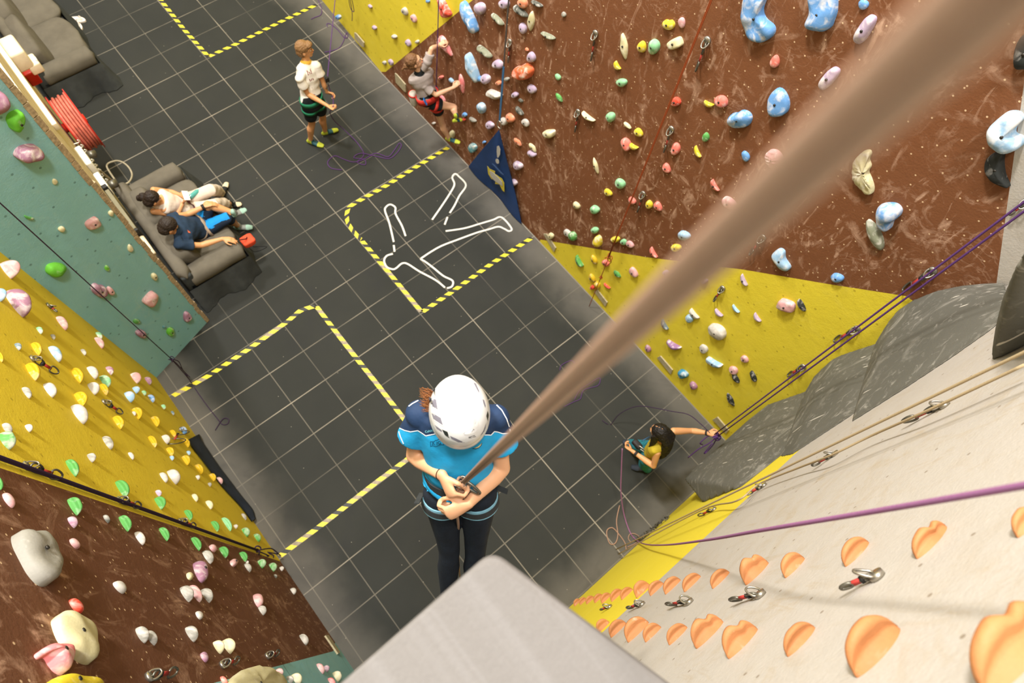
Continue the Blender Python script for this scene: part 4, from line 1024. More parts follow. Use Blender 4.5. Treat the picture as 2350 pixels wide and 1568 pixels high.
def skirt(x0, x1, y0, y1, z, flare, seed):
    V = []; Fc = []; P = []; n = 30
    for (a, b) in (((x1, y1), (x1, y0)), ((x1, y0), (x0, y0))):
        for i in range(n): t = i/n; P.append((a[0]+(b[0]-a[0])*t, a[1]+(b[1]-a[1])*t))
    P.append((x0, y0)); cx, cy = (x0+x1)/2, (y0+y1)/2; m = 7
    for i, (x, y) in enumerate(P):
        d = Vector((x-cx, y-cy, 0)); d = Vector((1 if abs(x-x1) < 1e-6 else 0, -1 if abs(y-y0) < 1e-6 else 0, 0)).normalized()
        for k in range(m+1):
            t = k/m; f = flare*t*(.62+.3*math.sin(i*.33+seed))+.008*math.sin(i*1.3)*t; V.append(Vector((x, y, z*(1-t)+.012*t)) + d*f)
    for i in range(len(P)-1):
        for k in range(m): Fc.append((i*(m+1)+k, i*(m+1)+k+1, (i+1)*(m+1)+k+1, (i+1)*(m+1)+k))
    q = len(V); V += [v-Vector((.006, -.006, 0)) for v in V]; Fc += [tuple(x+q for x in reversed(f)) for f in Fc]; return V, Fc
def sofa(y0, y1, x0, label, seed):
    x1 = x0+.86; ym = (y0+y1)/2; L = (x0+.4, y0+.5, 0); 
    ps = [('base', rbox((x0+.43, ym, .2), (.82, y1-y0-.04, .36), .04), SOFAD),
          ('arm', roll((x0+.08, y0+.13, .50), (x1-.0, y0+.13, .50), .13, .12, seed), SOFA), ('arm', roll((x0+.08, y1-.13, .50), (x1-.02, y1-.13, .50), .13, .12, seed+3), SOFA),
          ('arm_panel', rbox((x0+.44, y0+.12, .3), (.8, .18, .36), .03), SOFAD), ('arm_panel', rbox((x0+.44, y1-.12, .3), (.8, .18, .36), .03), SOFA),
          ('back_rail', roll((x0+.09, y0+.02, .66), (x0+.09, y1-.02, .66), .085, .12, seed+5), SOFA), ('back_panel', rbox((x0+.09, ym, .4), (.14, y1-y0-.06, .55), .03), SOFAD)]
    w_ = (y1-y0-.52)/2
    for i, yc in enumerate((y0+.26+w_/2, y0+.26+w_*1.5)):
        ps.append(('seat_cushion', cushion((x0+.50, yc, .40), (.74, w_*1.02, .2), seed=seed+i), SOFA))
        ps.append(('back_cushion', cushion((x0+.24, yc, .60), (.24, w_*1.02, .42), seed=seed+7+i, ax=(Vector((.96, 0, .28)), Vector((0, 1, 0)), Vector((-.28, 0, .96)))), SOFA))
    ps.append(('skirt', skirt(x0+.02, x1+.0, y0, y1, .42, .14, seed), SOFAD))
    return thing('sofa', L, label, 'sofa', ps)
sofa(-.66, 1.10, -2.70, 'grey slipcovered sofa where the couple sit', 1.0)
sofa(3.35, 5.6, -2.70, 'empty grey slipcovered sofa beyond the fire hose reel', 4.0)
# ---------------------------------------------------------------- people
from mathutils.bvhtree import BVHTree
def skin_mat(name, c, c2):
    m, T, b = nt(name, .5, .35); v = coord(T); f = noise_n(T, v, 9, 3); T.links.new(mix(T, f, lin(c), lin(c2)), b.inputs['Base Color'])
    b.inputs['Subsurface Weight'].default_value = .08; b.inputs['Subsurface Radius'].default_value = (.02, .008, .004); b.inputs['Subsurface Scale'].default_value = .3
    return m
SK1 = skin_mat('skin_warm', (206, 152, 112), (218, 164, 124)); SK2 = skin_mat('skin_tan', (196, 140, 92), (208, 152, 104)); SK3 = skin_mat('skin_pale', (204, 156, 122), (214, 166, 132))
def ellm(c, r, ax=None, n=14):
    ax = ax or (Vector((1, 0, 0)), Vector((0, 1, 0)), Vector((0, 0, 1))); V = []; Fc = []; m = 2*n; c = Vector(c)
    for i in range(n+1):
        for j in range(m):
            th = math.pi*min(max(i/n, .002), .998); ph = 2*math.pi*j/m; V.append(c+ax[0]*(r[0]*math.sin(th)*math.cos(ph))+ax[1]*(r[1]*math.sin(th)*math.sin(ph))+ax[2]*(r[2]*math.cos(th)))
    for i in range(n):
        for j in range(m): Fc.append((i*m+j, (i+1)*m+j, (i+1)*m+(j+1) % m, i*m+(j+1) % m))
    Fc.append(tuple(range(m))); Fc.append(tuple(n*m+j for j in range(m-1, -1, -1)))
    return V, Fc
def loft(R, side=None, n=18, capr=True):
    """R: rings (centre, half width, half depth); rounded ends"""
    R = [(Vector(c), a, b) for c, a, b in R]; P = []
    d0 = (R[1][0]-R[0][0]).normalized(); d1 = (R[-1][0]-R[-2][0]).normalized()
    if capr:
        for t in (0.06, .35, .7): k = math.sqrt(1-(1-t)**2); P.append((R[0][0]-d0*(R[0][2]*(1-t)*.9), R[0][1]*k, R[0][2]*k, d0))
    for i, (c, a, b) in enumerate(R):
        d = (R[min(i+1, len(R)-1)][0]-R[max(i-1, 0)][0]).normalized(); P.append((c, a, b, d))
    if capr:
        for t in (0.7, .35, .06): k = math.sqrt(1-(1-t)**2); P.append((R[-1][0]+d1*(R[-1][2]*(1-t)*.9), R[-1][1]*k, R[-1][2]*k, d1))
    V = []; Fc = []; pv = side
    for c, a, b, d in P:
        x = (pv-d*pv.dot(d)) if pv is not None else d.orthogonal(); x = x.normalized() if x.length > 1e-4 else d.orthogonal().normalized(); y = d.cross(x)
        if side is None: pv = x
        for k in range(n): t = 2*math.pi*k/n; V.append(c+x*(a*math.cos(t))+y*(b*math.sin(t)))
    for i in range(len(P)-1):
        for k in range(n): Fc.append((i*n+k, i*n+(k+1) % n, (i+1)*n+(k+1) % n, (i+1)*n+k))
    Fc.append(tuple(range(n-1, -1, -1))); Fc.append(tuple((len(P)-1)*n+k for k in range(n)))
    return V, Fc
def cap_(a, ra, b, rb): return loft([(a, ra, ra), (Vector(a).lerp(Vector(b), .5), (ra+rb)/2, (ra+rb)/2), (b, rb, rb)])
def blob(name, prims, mat, parent, vox=.006, sm=4, mats=None, cfn=None, disp=None):
    mb = MB()
    for p in prims: mb.add(p)
    o = mkobj(name, mb.v, mb.f, None); fix_normals(o)
    m = o.modifiers.new('r', 'REMESH'); m.mode = 'VOXEL'; m.voxel_size = vox
    s = o.modifiers.new('s', 'SMOOTH'); s.iterations = sm; s.factor = .5
    bake(o); me = o.data; me.materials.clear()
    if disp:
        nc = [v.co + v.normal*disp(v.co) for v in me.vertices]; me.vertices.foreach_set('co', [x for c in nc for x in c]); me.update()
    for x in (mats or [mat]): me.materials.append(x)
    if cfn: me.polygons.foreach_set('material_index', [cfn(p.center, p.normal) for p in me.polygons])
    me.polygons.foreach_set('use_smooth', [True]*len(me.polygons))
    o['_bvh'] = 0
    del o['_bvh']
    if parent: adopt(recenter(o, parent.location), parent)
    return o
def bvh_of(o):
    off = o.matrix_local.translation + (o.parent.location if o.parent else Vector()); off = Vector(o.location) + (o.parent.location if o.parent else Vector())
    return BVHTree.FromPolygons([v.co+off for v in o.data.vertices], [tuple(p.vertices) for p in o.data.polygons])
def hand(wr, d, n, sgn=1, curl=(1.0, 1.0, 1.0, 1.0), k=1.0, thumb=.6, tip=None):
    """wrist, direction of the palm, way the fingers curl; sgn: side of the thumb"""
    d = d.normalized(); n = (n-d*n.dot(d)).normalized(); s = d.cross(n)*sgn; wr = Vector(wr); P = []
    P.append(loft([(wr-d*.01, .024*k, .02*k), (wr+d*.03*k, .034*k, .016*k), (wr+d*.07*k, .040*k, .015*k), (wr+d*.088*k, .038*k, .012*k)], s))
    offs = (.030, .010, -.010, -.029); lens = ((.044, .027, .020), (.048, .031, .022), (.045, .029, .021), (.035, .022, .018)); rad = (.0088, .009, .0086, .0076)
    for i in range(4):
        p = wr + d*(.086-.004*abs(i-1.3))*k + s*offs[i]*k; dd = d + s*(.05*(1.5-i)); a = 0
        for j in range(3):
            a = curl[i]*(.75, 1.65, 2.4)[j]*1.0; v = (dd.normalized()*math.cos(a)+n*math.sin(a)); q = p+v*lens[i][j]*k
            P.append(cap_(p, rad[i]*k*(1-.07*j), q, rad[i]*k*(.93-.07*j))); p = q
    p = wr + d*.022*k + s*.026*k + n*.006; v1 = (d*.62+s*.62+n*.35*thumb).normalized(); q = p+v1*.042*k; P.append(cap_(p, .0125*k, q, .0105*k))
    v2 = (d*.8+s*(.35-.7*thumb)+n*.75*thumb).normalized(); r = q+v2*.032*k; P.append(cap_(q, .0105*k, r, .0095*k)); v3 = (d*.8+s*(.1-.9*thumb)+n*.6*thumb).normalized(); P.append(cap_(r, .0095*k, r+v3*.024*k, .0082*k))
    return P
def mix3(a, b, t): return Vector(a).lerp(Vector(b), t)
def arm(s, e, w_, k=1.0, g=1.0):
    return [loft([(s, .046*k*g, .046*k*g), (mix3(s, e, .35), .044*k*g, .044*k*g), (mix3(s, e, .8), .036*k*g, .036*k*g), (e, .036*k*g, .036*k*g)]),
            loft([(e, .036*k*g, .036*k*g), (mix3(e, w_, .25), .040*k*g, .037*k*g), (mix3(e, w_, .7), .030*k*g, .027*k*g), (w_, .025*k*g, .020*k*g)])]
def leg(h, kn, a, k=1.0, g=1.0, fw=None):
    fw = fw or Vector(); bk = -fw.normalized()*.012 if fw.length else Vector()
    return [loft([(h, .085*k*g, .085*k*g), (mix3(h, kn, .3), .078*k*g, .078*k*g), (mix3(h, kn, .75), .058*k*g, .058*k*g), (kn, .052*k*g, .052*k*g)]),
            loft([(kn, .052*k*g, .052*k*g), (mix3(kn, a, .15), .050*k*g, .050*k*g), (mix3(kn, a, .35)+bk, .056*k*g, .056*k*g), (mix3(kn, a, .75), .040*k*g, .040*k*g), (a, .034*k*g, .036*k*g)])]
def torso(J, k=1.0, g=0.0, top=1.0, low=-.06, wd=1.0, belly=0.0, fw=None):
    u = (J['neck']-J['pel']); L = u.length; un = u.normalized(); s = (J['sl']-J['sr']); hw = s.length/2; sn = s.normalized(); hs = (J['hl']-J['hr']).normalized(); fw = fw or Vector()
    f = lambda t: J['pel']+u*t
    R = [(f(low), .135*k+g, .095*k+g), (f(.06), .15*k*wd+g, .105*k+g), (f(.22), .138*k*wd+g, .10*k+g), (f(.38)+fw*belly, .125*k*wd+g, .092*k+g), (f(.62), .145*k*wd+g, .105*k+g), (f(.80), hw*.98+g, .098*k+g), (f(.91), hw*.90+g, .078*k+g), (f(.97), .07*k+g, .06*k+g)]
    R = [r for i, r in enumerate(R) if (i/(len(R)-1)) <= top+1e-6]
    return [loft(R, sn, 24)]
def head_prims(c, f, u, k=1.0, face=True):
    f = f.normalized(); u = (u-f*u.dot(f)).normalized(); r = f.cross(u); A = (r, f, u); c = Vector(c)
    P = [ellm(c+u*.018*k-f*.008*k, (.074*k, .094*k, .088*k), A), ellm(c-u*.035*k+f*.018*k, (.060*k, .070*k, .078*k), A), ellm(c-u*.088*k+f*.055*k, (.034*k, .030*k, .026*k), A)]
    if face:
        P += [loft([(c+f*.082*k+u*.012*k, .008*k, .008*k), (c+f*.098*k-u*.012*k, .011*k, .010*k), (c+f*.104*k-u*.024*k, .014*k, .010*k)], r), ellm(c+f*.086*k-u*.055*k, (.024*k, .010*k, .010*k), A), ellm(c+f*.078*k+u*.028*k, (.05*k, .012*k, .010*k), A)]
        for sg in (-1, 1): P.append(ellm(c+r*sg*.076*k-u*.012*k-f*.005*k, (.010*k, .020*k, .032*k), A))
    return P
EYW = plain('eye_white', (225, 218, 205), .3, .02, 10); EYD = plain('eye_dark', (40, 28, 20), .3, .02, 10); LIP = plain('lips', (176, 100, 84), .5, .05, 20)
def face_bits(par, c, f, u, k=1.0):
    f = f.normalized(); u = (u-f*u.dot(f)).normalized(); r = f.cross(u); A = (r, f, u); c = Vector(c); mb = MB(); md = MB(); br = MB()
    for sg in (-1, 1):
        mb.add(ellm(c+r*sg*.031*k+f*.074*k+u*.010*k, (.013*k, .010*k, .008*k), A, 8)); md.add(ellm(c+r*sg*.031*k+f*.081*k+u*.010*k, (.006*k, .005*k, .006*k), A, 8))
        br.add(loft([(c+r*sg*.018*k+f*.091*k+u*.030*k, .003, .003), (c+r*sg*.046*k+f*.078*k+u*.032*k, .003, .003)]))
    for nm, m_, mt in (('eyes', mb, EYW), ('pupils', md, EYD), ('eyebrows', br, EYD)): adopt(recenter(m_.build(nm, mt), par.location), par)
    l = loft([(c+r*.020*k+f*.088*k-u*.052*k, .003, .003), (c+f*.096*k-u*.052*k, .005, .006), (c-r*.020*k+f*.088*k-u*.052*k, .003, .003)]); adopt(recenter(mkobj('mouth', l[0], l[1], LIP), par.location), par)
def hair_mat(c, c2):
    m, T, b = nt('hair', .55, .3); v = coord(T); vs = mapping(T, v, (1, 1, .25)); f = noise_n(T, vs, 120, 3); T.links.new(mix(T, f, lin(c), lin(c2)), b.inputs['Base Color']); bump(T, b, f, .8, .006); return m
def person(loc, label): return empty('person', Vector(loc), label, 'person')
def shoe(par, a, toe, k=1.0, m1=None, m2=None, m3=None, up=UP, name='climbing_shoe'):
    """a: ankle, toe: tip"""
    a = Vector(a); toe = Vector(toe); d = (toe-a); d = (d-up*d.dot(up)).normalized(); s = up.cross(d); base = (toe-a).dot(up); heel = a-d*.045*k; L = (toe-heel).dot(d); z = base
    c = lambda t, h: heel+d*(L*t)+up*(h)
    zl = z if z < -.02 else -.06*k
    R = [(c(.04, zl*.55), .024*k, .035*k), (c(.2, zl*.6), .032*k, .034*k), (c(.45, zl*.72), .038*k, .028*k), (c(.72, zl*.86), .044*k, .022*k), (c(.93, zl*.95), .032*k, .016*k)]
    prims = [loft(R, s), loft([(a+up*.02*k, .036*k, .038*k), (a-up*.02*k+d*.01, .038*k, .040*k)], s)]
    o = blob(name, prims, None, par, .006, 3, mats=[m1, m2, m3], cfn=lambda p, n: 2 if (p-heel).dot(up) < zl*1.05-.006*k+abs(zl)*0 else (1 if .30 < (p-heel).dot(d)/L < .62 else 0))
    return o
def ring_around(c, axis, r, w_, th, side=None, sq=1.0, n=40):
    x, y, z = frame_of(axis, side); V = []; Fc = []
    for i in range(n):
        t = 2*math.pi*i/n; p = Vector(c)+x*(math.cos(t)*r)+y*(math.sin(t)*r*sq); o_ = (x*math.cos(t)+y*math.sin(t)*sq).normalized()
        V += [p-z*w_/2, p+z*w_/2, p+z*w_/2+o_*th, p-z*w_/2+o_*th]
    for i in range(n):
        a = i*4; b = ((i+1) % n)*4
        for k in range(4): Fc.append((a+k, a+(k+1) % 4, b+(k+1) % 4, b+k))
    return V, Fc
def wrapbelt(bvh, c, axis, w_, th, rmax=.35, n=48, off=.003, side=None, lim=9):
    """a strap laid around a limb or a waist, following its surface"""
    x, y, z = frame_of(axis, side); V = []; Fc = []; rs = []
    for i in range(n):
        t = 2*math.pi*i/n; o_ = x*math.cos(t)+y*math.sin(t); h = bvh.ray_cast(Vector(c), o_, rmax); rs.append(min(lim, h[3]) if h[0] is not None else min(.1, lim))
    rs = [(rs[i-1]+2*rs[i]+rs[(i+1) % n])/4 for i in range(n)]
    for i in range(n):
        t = 2*math.pi*i/n; o_ = x*math.cos(t)+y*math.sin(t); p = Vector(c)+o_*(rs[i]+off)
        V += [p-z*w_/2, p+z*w_/2, p+z*w_/2+o_*th, p-z*w_/2+o_*th]
    for i in range(n):
        a = i*4; b = ((i+1) % n)*4
        for k in range(4): Fc.append((a+k, a+(k+1) % 4, b+(k+1) % 4, b+k))
    return V, Fc
def kid(par, name, vf, mat, smooth=True): return adopt(recenter(mkobj(name, vf[0], vf[1], mat, smooth=smooth), par.location if not par.parent else par.location), par)
def sub(par, name, vf, mat, smooth=True):    # piece of a part: par is itself a child of an Empty
    o = mkobj(name, vf[0], vf[1], mat, smooth=smooth); W0 = par.parent.location + par.location; o.data.transform(Matrix.Translation(-W0)); o.parent = par; return o
def surf_patch(bvh, pts, mat, name, par, off=.0008, rings=3, th=.0006):
    def hit(x, y):
        d = ray(x, y).normalized(); h = bvh.ray_cast(CAM, d, 30); return (h[0]-d*0+h[1]*off*0-d*off) if h[0] is not None else None
    P = []; n = len(pts)
    for i in range(n):
        a, b = pts[i], pts[(i+1) % n]
        for k in range(3): P.append((a[0]+(b[0]-a[0])*k/3, a[1]+(b[1]-a[1])*k/3))
    cx = sum(p[0] for p in P)/len(P); cy = sum(p[1] for p in P)/len(P); V = []; Fc = []; m = len(P)
    for j in range(rings+1):
        s = 1-j/rings*.98
        for x, y in P:
            q = hit(cx+(x-cx)*s, cy+(y-cy)*s); V.append(q if q is not None else (V[-1] if V else CAM+ray(x, y)*2.3))
    for j in range(rings):
        for i in range(m): Fc.append((j*m+i, j*m+(i+1) % m, (j+1)*m+(i+1) % m, (j+1)*m+i))
    Fc.append(tuple(rings*m+i for i in range(m)))
    return sub(par, name, (V, Fc), mat) if par.parent else kid(par, name, (V, Fc), mat)
def surf_text(bvh, txt, x0, y0, ang, h, mat, par, name='lettering', bold=0.0, off=.001, wf=1.0):
    cu = bpy.data.curves.new('t', 'FONT'); cu.body = txt; cu.size = 1; cu.offset = bold; ob = bpy.data.objects.new('t', cu); C.objects.link(ob)
    dg = bpy.context.evaluated_depsgraph_get(); me = bpy.data.meshes.new_from_object(ob.evaluated_get(dg)); bpy.data.objects.remove(ob)
    c, s = math.cos(math.radians(ang)), math.sin(math.radians(ang)); V = []
    for v in me.vertices:
        x = v.co.x*h*1.35*wf; y = -v.co.y*h*1.35; px = x0+x*c-y*s; py = y0+x*s+y*c; d = ray(px, py).normalized(); hh = bvh.ray_cast(CAM, d, 30); V.append((hh[0]-d*off) if hh[0] is not None else CAM+d*2.4)
    Fc = [tuple(p.vertices) for p in me.polygons]; return sub(par, name, (V, Fc), mat, False)
Hc = CAM.z
def Jm(D): return {k: at(*v) for k, v in D.items()}
# ================================ the abseiling climber
J = Jm(dict(head=(1054, 942, Hc-2.30), neck=(1050, 934, Hc-2.46), sr=(962, 950, Hc-2.53), sl=(1138, 958, Hc-2.53), er=(950, 1046, Hc-2.79), wr=(1016, 1092, Hc-2.67), el=(1152, 1076, Hc-2.79), wl=(1072, 1158, Hc-2.74),
            pel=(1055, 1118, Hc-2.93), hr=(1014, 1130, Hc-2.96), hl=(1098, 1130, Hc-2.96), kr=(1031, 1262, Hc-3.32), kl=(1091, 1262, Hc-3.32), ar=(1027, 1380, Hc-3.70), al=(1085, 1380, Hc-3.70)))
A = person(J['pel'], 'person in white helmet and blue shirt abseiling on a thick pale rope')
toC = (CAM-J['head']).normalized(); fdir = (DOWN*172+RIGHT*20).normalized()
crown = (toC*math.cos(math.radians(8))-fdir*math.sin(math.radians(8))).normalized(); fh = (fdir-crown*fdir.dot(crown)).normalized(); rh = fh.cross(crown)
fwA = (J['kr']+J['kl']-J['hr']-J['hl']); fwA.z = 0; fwA.normalize()
rope_at = at(1046, 1120, Hc-2.70)
rd = (at(1046, 1112, Hc-2.68)-J['wr'])
prims = torso(J, .92) + arm(J['sr'], J['er'], J['wr'], .92) + arm(J['sl'], J['el'], J['wl'], .96) + leg(J['hr'], J['kr'], J['ar'], .92, 1, fwA) + leg(J['hl'], J['kl'], J['al'], .92, 1, fwA)
prims += [cap_(J['neck']-UP*.02, .055, J['head']-crown*.06, .052)] + head_prims(J['head']-crown*.05, fh, crown, .98)
hdr = (at(1043, 1120, Hc-2.70)-J['wr']).normalized(); prims += hand(J['wr'], (DOWN*.9+RIGHT*.42).normalized(), (RIGHT*.75-DOWN*.35+FWD*.6), sgn=1, curl=(1.15, 1.2, 1.25, 1.25), k=.98, thumb=.9)
prims += hand(J['wl'], (-RIGHT*.86+DOWN*.42).normalized(), (FWD*.75-DOWN*.5), sgn=-1, curl=(1.15, 1.2, 1.25, 1.3), k=.98, thumb=.9)
prims += [loft([(J['ar'], .034, .04), (J['ar']+fwA*.06-UP*.05, .038, .03), (J['ar']+fwA*.13-UP*.07, .036, .02)], rh), loft([(J['al'], .034, .04), (J['al']+fwA*.06-UP*.05, .038, .03), (J['al']+fwA*.13-UP*.07, .036, .02)], rh)]
bodyA = blob('body', prims, SK1, A, .0052, 4)
NV = plain('navy_jersey', (26, 46, 74), .75, .12, 14, bmp=.25); SB = plain('sky_blue_jersey', (30, 148, 196), .7, .08, 12, bmp=.25); WPI = plain('white_piping', (226, 228, 230), .6, .03, 20)
LEG = plain('black_leggings', (17, 24, 33), .85, .25, 22, bmp=.3)
ub = (J['neck']-J['pel']).normalized()
YK = [(905, 978), (914.5, 981.7), (928, 988), (942, 991.5), (958.7, 988.7), (966, 993), (977, 1000.7), (998, 996.4), (1060, 1000), (1118.7, 998.5), (1127, 999), (1134.8, 990.8), (1143, 992), (1153.8, 995.7), (1169, 994), (1180, 990)]
def yoke(x):
    for (a, b), (c, d) in zip(YK, YK[1:]):
        if a <= x <= c: return b+(d-b)*(x-a)/(c-a)
    return YK[0][1] if x < YK[0][0] else YK[-1][1]
def shirt_col(p, n):
    q = proj(p); y = q.y; x = q.x
    edge = yoke(x)
    if (p-J['er']).length < (p-J['neck']).length*.62 or (p-J['el']).length < (p-J['neck']).length*.62:
        e, s_ = (J['er'], J['sr']) if (p-J['er']).length < (p-J['el']).length else (J['el'], J['sl']); t = (p-s_).dot((e-s_).normalized())
        return 0 if t < .06 and n.dot(fwA) < .3 and p.z > s_.z-.03 else (1 if t > .05 else 0)
    d = y-edge
    if n.dot(fwA) < -.25: return 0
    return 1 if d > 0 else 0
rr = lambda s, e, t: mix3(s, e, t)
wob = lambda p: .0055*math.sin(p.z*70+p.x*30)*max(0, min(1, (J['neck'].z-.22-p.z)*6)) + .004*noise.noise(p*16)
sp_ = torso(J, .92, .012, top=1.0, low=.16, wd=1.06, belly=.02, fw=fwA)
for s_, e_ in (('sr', 'er'), ('sl', 'el')):
    sp_ += [cap_(J['neck']-ub*.055, .056, J[s_]-UP*.008, .053), ellm(J[s_]-UP*.006, (.056, .056, .05)), loft([(rr(J[s_], J['neck'], .45)-UP*.012, .05, .045), (rr(J[s_], J['neck'], .1)-UP*.012, .056, .050), (rr(J[s_], J[e_], .22), .060, .056), (rr(J[s_], J[e_], .54)+(J[s_]-J['neck']).normalized()*.012, .070, .062)], None, 20, capr=False)]
shirtA = blob('shirt', sp_, None, A, .0055, 16, mats=[NV, SB, WPI], cfn=shirt_col, disp=wob)
lg = torso(J, .92, .006, top=.45, low=-.07, wd=1.02) + leg(J['hr'], J['kr'], J['ar'], .92, 1.06, fwA) + leg(J['hl'], J['kl'], J['al'], .92, 1.06, fwA)
legA = blob('leggings', lg, LEG, A, .006, 4)
# helmet
def helm(c, off=0.0):
    V = []; Fc = []; n = 26; m = 56
    for i in range(n+1):
        t = i/n; th = t*math.radians(103)
        for j in range(m):
            ph = 2*math.pi*j/m; a, b, h = .127+off, .105+off, .108+off
            rr_ = math.sin(th)**.92 if th < math.pi/2 else 1.0; z = h*math.cos(th)
            x = b*rr_*math.cos(ph); y = a*rr_*math.sin(ph); y *= (1.0 if y > 0 else 1.02)
            ridge = .0035*max(0, 1-abs(x)/.052)*(1 if abs(x) < .052 else 0) if th < 1.45 else 0
            lip = .004*max(0, (t-.86)/.14); fl = 1+lip*12*(1 if t > .9 else .4)
            V.append(c + rh*x*fl + fh*y*fl + crown*(z+(.006 if abs(x) < .048 and th < 1.2 else 0) + ridge - (.008 if t > .97 else 0)))
    for i in range(n):
        for j in range(m): Fc.append((i*m+j, (i+1)*m+j, (i+1)*m+(j+1) % m, i*m+(j+1) % m))
    return V, Fc
HW = plain('white_helmet_shell', (204, 202, 198), .3, .02, 6, spec=.5); HF = plain('lilac_helmet_foam', (112, 108, 116), .8, .1, 20); HD = plain('dark_helmet_clip', (34, 38, 34), .5, .1, 20); HL = plain('grey_seam', (176, 172, 168), .5, .05, 10)
hc = J['head'] - crown*.022
v, f = helm(hc); hel = mkobj('helmet', v, f, HW); sm_ = hel.modifiers.new('s', 'SOLIDIFY'); sm_.thickness = .006; bake(hel); hel.data.polygons.foreach_set('use_smooth', [True]*len(hel.data.polygons)); adopt(recenter(hel, A.location), A)
bh = bvh_of(hel)
def z6(p): return [(890+x/7.127, 840+y/7.127) for x, y in p]
for pts in ([(670, 515), (790, 555), (815, 715), (690, 640)], [(705, 750), (865, 855), (900, 970), (745, 870)], [(705, 390), (735, 320), (782, 262), (775, 430), (735, 415)], [(765, 965), (880, 1050), (885, 1085), (800, 1030)], [(1015, 1145), (1120, 1190), (1260, 1258), (1150, 1250), (1040, 1195)], [(1505, 1155), (1560, 1070), (1610, 930), (1600, 1010), (1570, 1090)],
            [(1400, 270), (1440, 290), (1490, 400), (1495, 445), (1450, 370)], [(1550, 545), (1575, 560), (1600, 650), (1595, 690), (1565, 610)], [(900, 185), (1000, 145), (1010, 152), (925, 190)]):
    surf_patch(bh, z6(pts), HF, 'vent', hel)
for pts in ([(885, 1040), (975, 1080), (1010, 1185), (930, 1130)], [(1632, 735), (1652, 800), (1636, 925), (1612, 820)]): surf_patch(bh, z6(pts), HD, 'lamp_clip', hel)
for pts in ([(835, 185), (848, 190), (845, 215), (858, 240), (848, 240), (835, 215)], [(1095, 118), (1110, 118), (1130, 132), (1118, 134)]): surf_patch(bh, z6(pts), HD, 'rim_slot', hel)
for A0, B0 in (((675, 505), (800, 548)), ((690, 650), (820, 725)), ((700, 742), (870, 845)), ((745, 880), (905, 985))):
    d_ = Vector((B0[1]-A0[1], A0[0]-B0[0])).normalized()*9; surf_patch(bh, z6([A0, B0, (B0[0]-d_.x, B0[1]-d_.y), (A0[0]-d_.x, A0[1]-d_.y)]), HW, 'vent_lip', hel, off=.0022)
surf_patch(bh, z6([(1235, 1108), (1330, 1108), (1400, 1085), (1460, 1020), (1472, 960), (1462, 890), (1470, 890), (1482, 960), (1470, 1030), (1410, 1098), (1335, 1122), (1240, 1120)]), HW, 'shell_crease', hel, off=.002, rings=1)
surf_text(bh, 'PETZL', 1076.3, 1007.6, -17, 4.6, EYD, hel, 'maker_lettering', bold=.02, wf=1.0)
bs = bvh_of(shirtA)
DB = plain('dark_blue_print', (12, 62, 100), .6, .05, 20); CYP = plain('pale_cyan_print', (120, 200, 210), .6, .05, 20)
def z7(p): return [(950+x/17.42, 960+y/17.42) for x, y in p]
surf_text(bs, 'A', 991, 1022.5, -8, 8, DB, shirtA, 'chest_lettering'); surf_text(bs, 'I', 1001.5, 1021.5, -4, 8.5, DB, shirtA, 'chest_lettering'); surf_text(bs, 'G', 1004.8, 1020.6, -10, 8, DB, shirtA, 'chest_lettering')
bx = [(650, 940), (800, 945), (850, 890), (930, 880), (960, 850), (1060, 855), (1100, 900), (1190, 930)]; bl = [(650, 1130), (780, 1105), (850, 1140), (920, 1130), (1000, 1085), (1080, 1055), (1190, 1068)]
def liner(P, w_): 
    Q = []; P = [Vector(p) for p in P]
    for i, p in enumerate(P):
        d = (P[min(i+1, len(P)-1)]-P[max(i-1, 0)]).normalized(); Q.append(p+Vector((-d.y, d.x))*w_)
    for i in range(len(P)-1, -1, -1):
        d = (P[min(i+1, len(P)-1)]-P[max(i-1, 0)]).normalized(); Q.append(P[i]-Vector((-d.y, d.x))*w_)
    return [(q.x, q.y) for q in Q]
def surf_line(bvh, P, w_, mat, name, par, off=.0012):
    V = []; Fc = []; P = [Vector(p) for p in P]
    for i, p in enumerate(P):
        d = (P[min(i+1, len(P)-1)]-P[max(i-1, 0)]).normalized(); n = Vector((-d.y, d.x))*w_
        hh = []
        for q in (p+n, p-n):
            r_ = ray(q.x, q.y).normalized(); h = bvh.ray_cast(CAM, r_, 30); hh.append((h[0]-r_*off) if h[0] is not None else None)
        if None not in hh: V += hh
    for i in range(len(V)//2-1): Fc.append((2*i, 2*i+1, 2*i+3, 2*i+2))
    return sub(par, name, (V, Fc), mat)
def dens(P, k=6): return [tuple(Vector(a).lerp(Vector(b), i/k)) for a, b in zip(P, P[1:]) for i in range(k)]+[P[-1]]
surf_line(bs, dens([p for p in YK if 906 < p[0] < 1178]), 1.0, WPI, 'piping', shirtA, .003)
for P_ in ([(913, 984), (919, 1003), (926, 1019)], [(906.5, 993), (909, 1005), (913, 1014)], [(960, 919), (947, 926), (933, 936), (922, 955), (915, 975)], [(1118, 915), (1137, 927), (1152, 942), (1163, 962), (1169, 980)], [(1170, 985), (1172, 1000), (1170, 1010)], [(1177, 992), (1176, 1004)]):
    surf_line(bs, dens(P_), 1.1, WPI, 'piping', shirtA, .004)
for L_ in (bx, bl, [(660, 940), (660, 1130)], [(1185, 930), (1185, 1065)]): surf_line(bs, z7(L_), .55, DB, 'chest_frame', shirtA)
surf_text(bs, 'CaNVA', 975.5, 993.5, -8, 5.2, CYP, shirtA, 'chest_lettering')
surf_patch(bs, [(1088, 1029), (1096, 1026), (1104, 1019), (1106, 1017), (1103, 1024), (1097, 1029)], plain('cream_crest', (206, 196, 150), .6, .1, 30), 'crest', shirtA)
